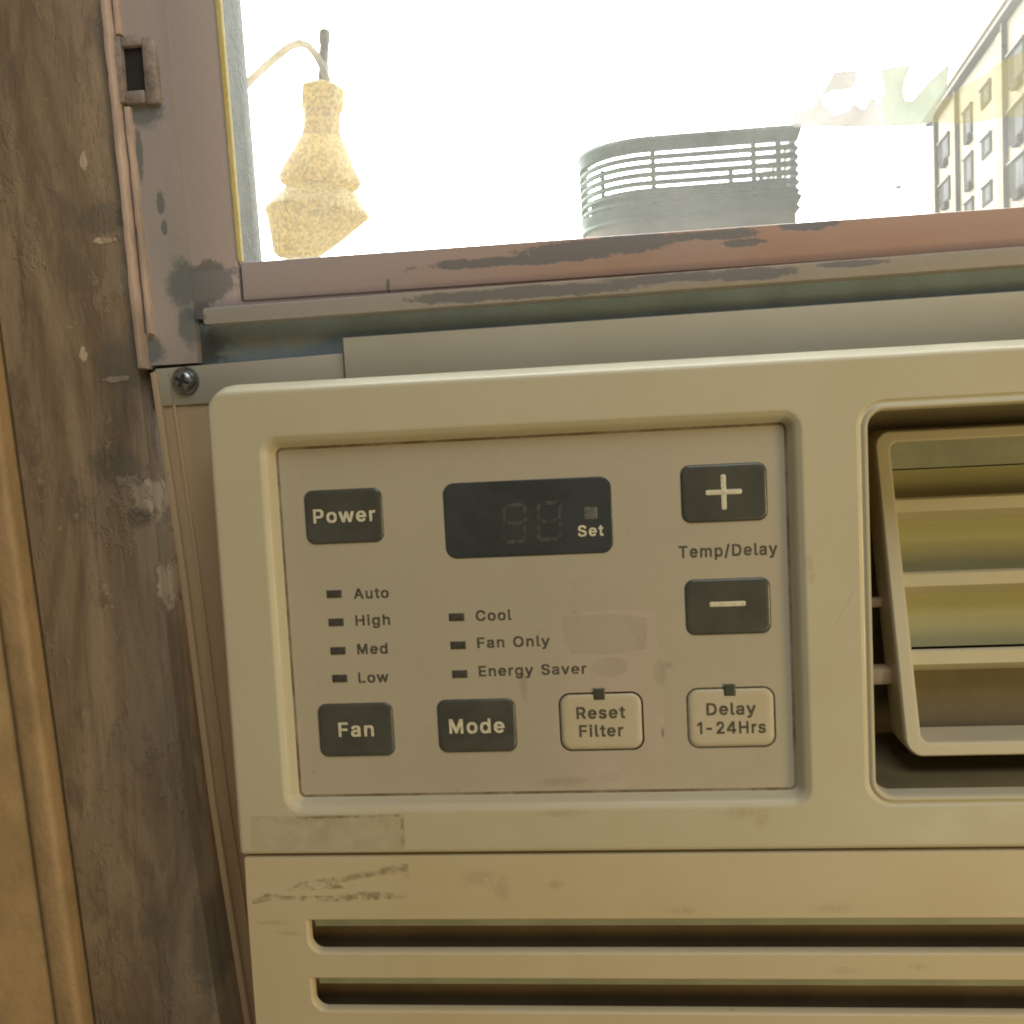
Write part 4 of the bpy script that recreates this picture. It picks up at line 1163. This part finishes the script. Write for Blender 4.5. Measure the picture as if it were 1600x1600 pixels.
finish('inner_wall', sweep(PATH, [(.2, 4), (.2, 6.74), (.3, 6.74), (.3, 4)]), 'tower_inner', tw)
finish('inner_floor', box(-.3, 5.2, 32.3, 36.4, 5.0, 5.2), 'tower_wall', tw)
for (x, h) in ((1.42, 8.64), (4.36, 8.76)):
    finish('antenna', box(x - .012, x + .012, 30.1, 30.13, 7.9, h), 'tower_slat', tw)

# ---- street lamp (hanging bell lantern)
lampY = 5.0
KL = 5.256 / 1600
lp = thing('street_lamp', 'golden bell-shaped street lamp on a bent arm, washed out by the low sun', 'street lamp', (-2.35, lampY, -9))
axis0 = pt(505, 130, lampY)
axis1 = pt(497, 400, lampY)
AX = (axis1 - axis0).normalized()


def lathe(name, prof, mat, n=24, sm=40):
    """prof: (pixels below the collar top, radius in pixels)"""
    bm = bmesh.new()
    prev = None
    e1 = AX.orthogonal().normalized()
    e2 = AX.cross(e1)
    for (t_, q, *sh) in prof:
        c = axis0 + AX * (t_ * KL) + RT * ((sh[0] if sh else 0) * KL)
        cur = [bm.verts.new(c + (e1 * math.cos(2 * math.pi * i / n) + e2 * math.sin(2 * math.pi * i / n)) * q * KL * random.uniform(.965, 1.03)) for i in range(n)]
        if prev:
            bridge(bm, prev, cur)
        else:
            bm.faces.new(cur)
        prev = cur
    bm.faces.new(prev)
    bmesh.ops.recalc_face_normals(bm, faces=bm.faces)
    return finish(name, bm, mat, lp, smooth=sm)


lathe('photocell', [(-80, 6), (-78, 8.5), (-62, 9), (-58, 7.5), (-30, 7.5), (6, 10)], 'lamp_metal')
lathe('collar', [(-2, 10), (1, 22), (9, 34.5), (38, 35), (43, 30)], 'glare_gold', 8, 20)
lathe('neck', [(42, 29), (70, 29), (84, 33)], 'glare_gold')
lathe('bell', [(83, 33), (100, 42), (125, 54), (146, 63), (154, 62), (160, 50)], 'glare_gold')
lathe('bell', [(158, 49), (168, 60, -1), (194, 80, -2), (200, 80, -3), (212, 72, -8), (240, 52, -22), (260, 38, -32), (266, 30, -34)], 'glare_gold', 16, 20)
# bent arm
bm = bmesh.new()
pts = [(300, 262), (345, 175), (395, 122), (428, 92), (452, 73), (468, 67), (482, 72), (494, 86), (504, 104), (512, 128), (520, 165)]
rad = [6.5, 6.5, 6.5, 6.5, 6.5, 6.5, 6, 6, 6.5, 6.5, 5]
prev = None
P3 = [pt(x, y, lampY - .02) for x, y in pts]
for i, p in enumerate(P3):
    d = (P3[min(i + 1, len(P3) - 1)] - P3[max(i - 1, 0)]).normalized()
    e1 = d.cross(Vector((0, 1, 0))).normalized()
    e2 = d.cross(e1)
    cur = [bm.verts.new(p + (e1 * math.cos(2 * math.pi * k / 10) + e2 * math.sin(2 * math.pi * k / 10)) * rad[i] * KL) for k in range(10)]
    if prev:
        bridge(bm, prev, cur)
    else:
        bm.faces.new(cur)
    prev = cur
bm.faces.new(prev)
bmesh.ops.recalc_face_normals(bm, faces=bm.faces)
finish('arm', bm, 'arm', lp, smooth=50)
q = pt(300, 262, lampY)
finish('pole', box(q.x - .07, q.x + .07, lampY - .07, lampY + .07, -9, q.z + .3, .02), 'lamp_metal', lp)

# ---- yellow apartment building
bd = thing('apartment_building', 'pale yellow apartment building with brown roof edge at the right', 'building', (27, 60, -9))
S = 1.5
O = Vector((16.16 * S, 53.0 * S, 0))
TD = Vector((-0.10497, -0.99448, 0))          # along the facade towards the viewer
ND = Vector((-0.99448, 0.10497, 0))           # facade normal, out over the street


def fbox(name, s0, s1, z0, z1, d0, d1, mat, parent):
    """box on the facade: s along it, z height, d distance standing out from it"""
    bm = bmesh.new()
    c = [O + TD * (s * S) + ND * (d * S) + Vector((0, 0, z * S)) for z in (z0, z1) for d in (d0, d1) for s in (s0, s1)]
    v = [bm.verts.new(p) for p in c]
    for q4 in ((0, 1, 3, 2), (4, 5, 7, 6), (0, 1, 5, 4), (2, 3, 7, 6), (0, 2, 6, 4), (1, 3, 7, 5)):
        bm.faces.new([v[k] for k in q4])
    bmesh.ops.recalc_face_normals(bm, faces=bm.faces)
    return finish(name, bm, mat, parent, smooth=0)


fbox('wall', -.2, 31, -6, 13.75, -8, 0, 'facade', bd)
fbox('roof', -.45, 31.5, 13.78, 13.98, -8.2, .34, 'brown', bd)
fbox('gutter', -.45, 31.5, 13.99, 14.10, .1, .42, 'trim', bd)
for s0, s1, mt_, d in ((.0, .9, 'trim', .10), (4.1, 5.2, 'trim', .06), (12.2, 13.0, 'trim', .12), (21.6, 22.4, 'trim', .1)):
    fbox('pilaster', s0, s1, -6, 13.6, .003, d, mt_, bd)
for s in (.98, 5.45, 13.25):
    fbox('downpipe', s - .07, s + .07, -6, 13.74, .01, .2, 'brown', bd)
ROWS = [12.42, 10.47, 8.62, 6.75]
COLS = [(1.35, 3.6, 1.0, 1), (6.4, 8.0, 1.15, 1), (9.5, 11.0, .72, 0), (13.5, 15.6, 1.15, 1), (17.2, 18.9, 1.0, 0), (23.5, 25.7, 1.0, 1)]
for (s0, s1, h, unit) in COLS:
    for zt in ROWS:
        w = fbox('window', s0, s1, zt - h, zt, .004, .05, 'win_dark', bd)
        sm = s0 + (s1 - s0) * .46
        fbox('pane', sm, s1 - .14, zt - h + .1, zt - .12, .052, .075, 'win_pane', w)
        fbox('window_head', s0 - .05, s1 + .05, zt + .002, zt + .07, .006, .13, 'brown', bd)
        if unit:
            a = s0 + (s1 - s0) * .45
            fbox('window_unit', a, a + .8, zt - h - .30, zt - h - .03, .006, .2, 'win_dark', bd)
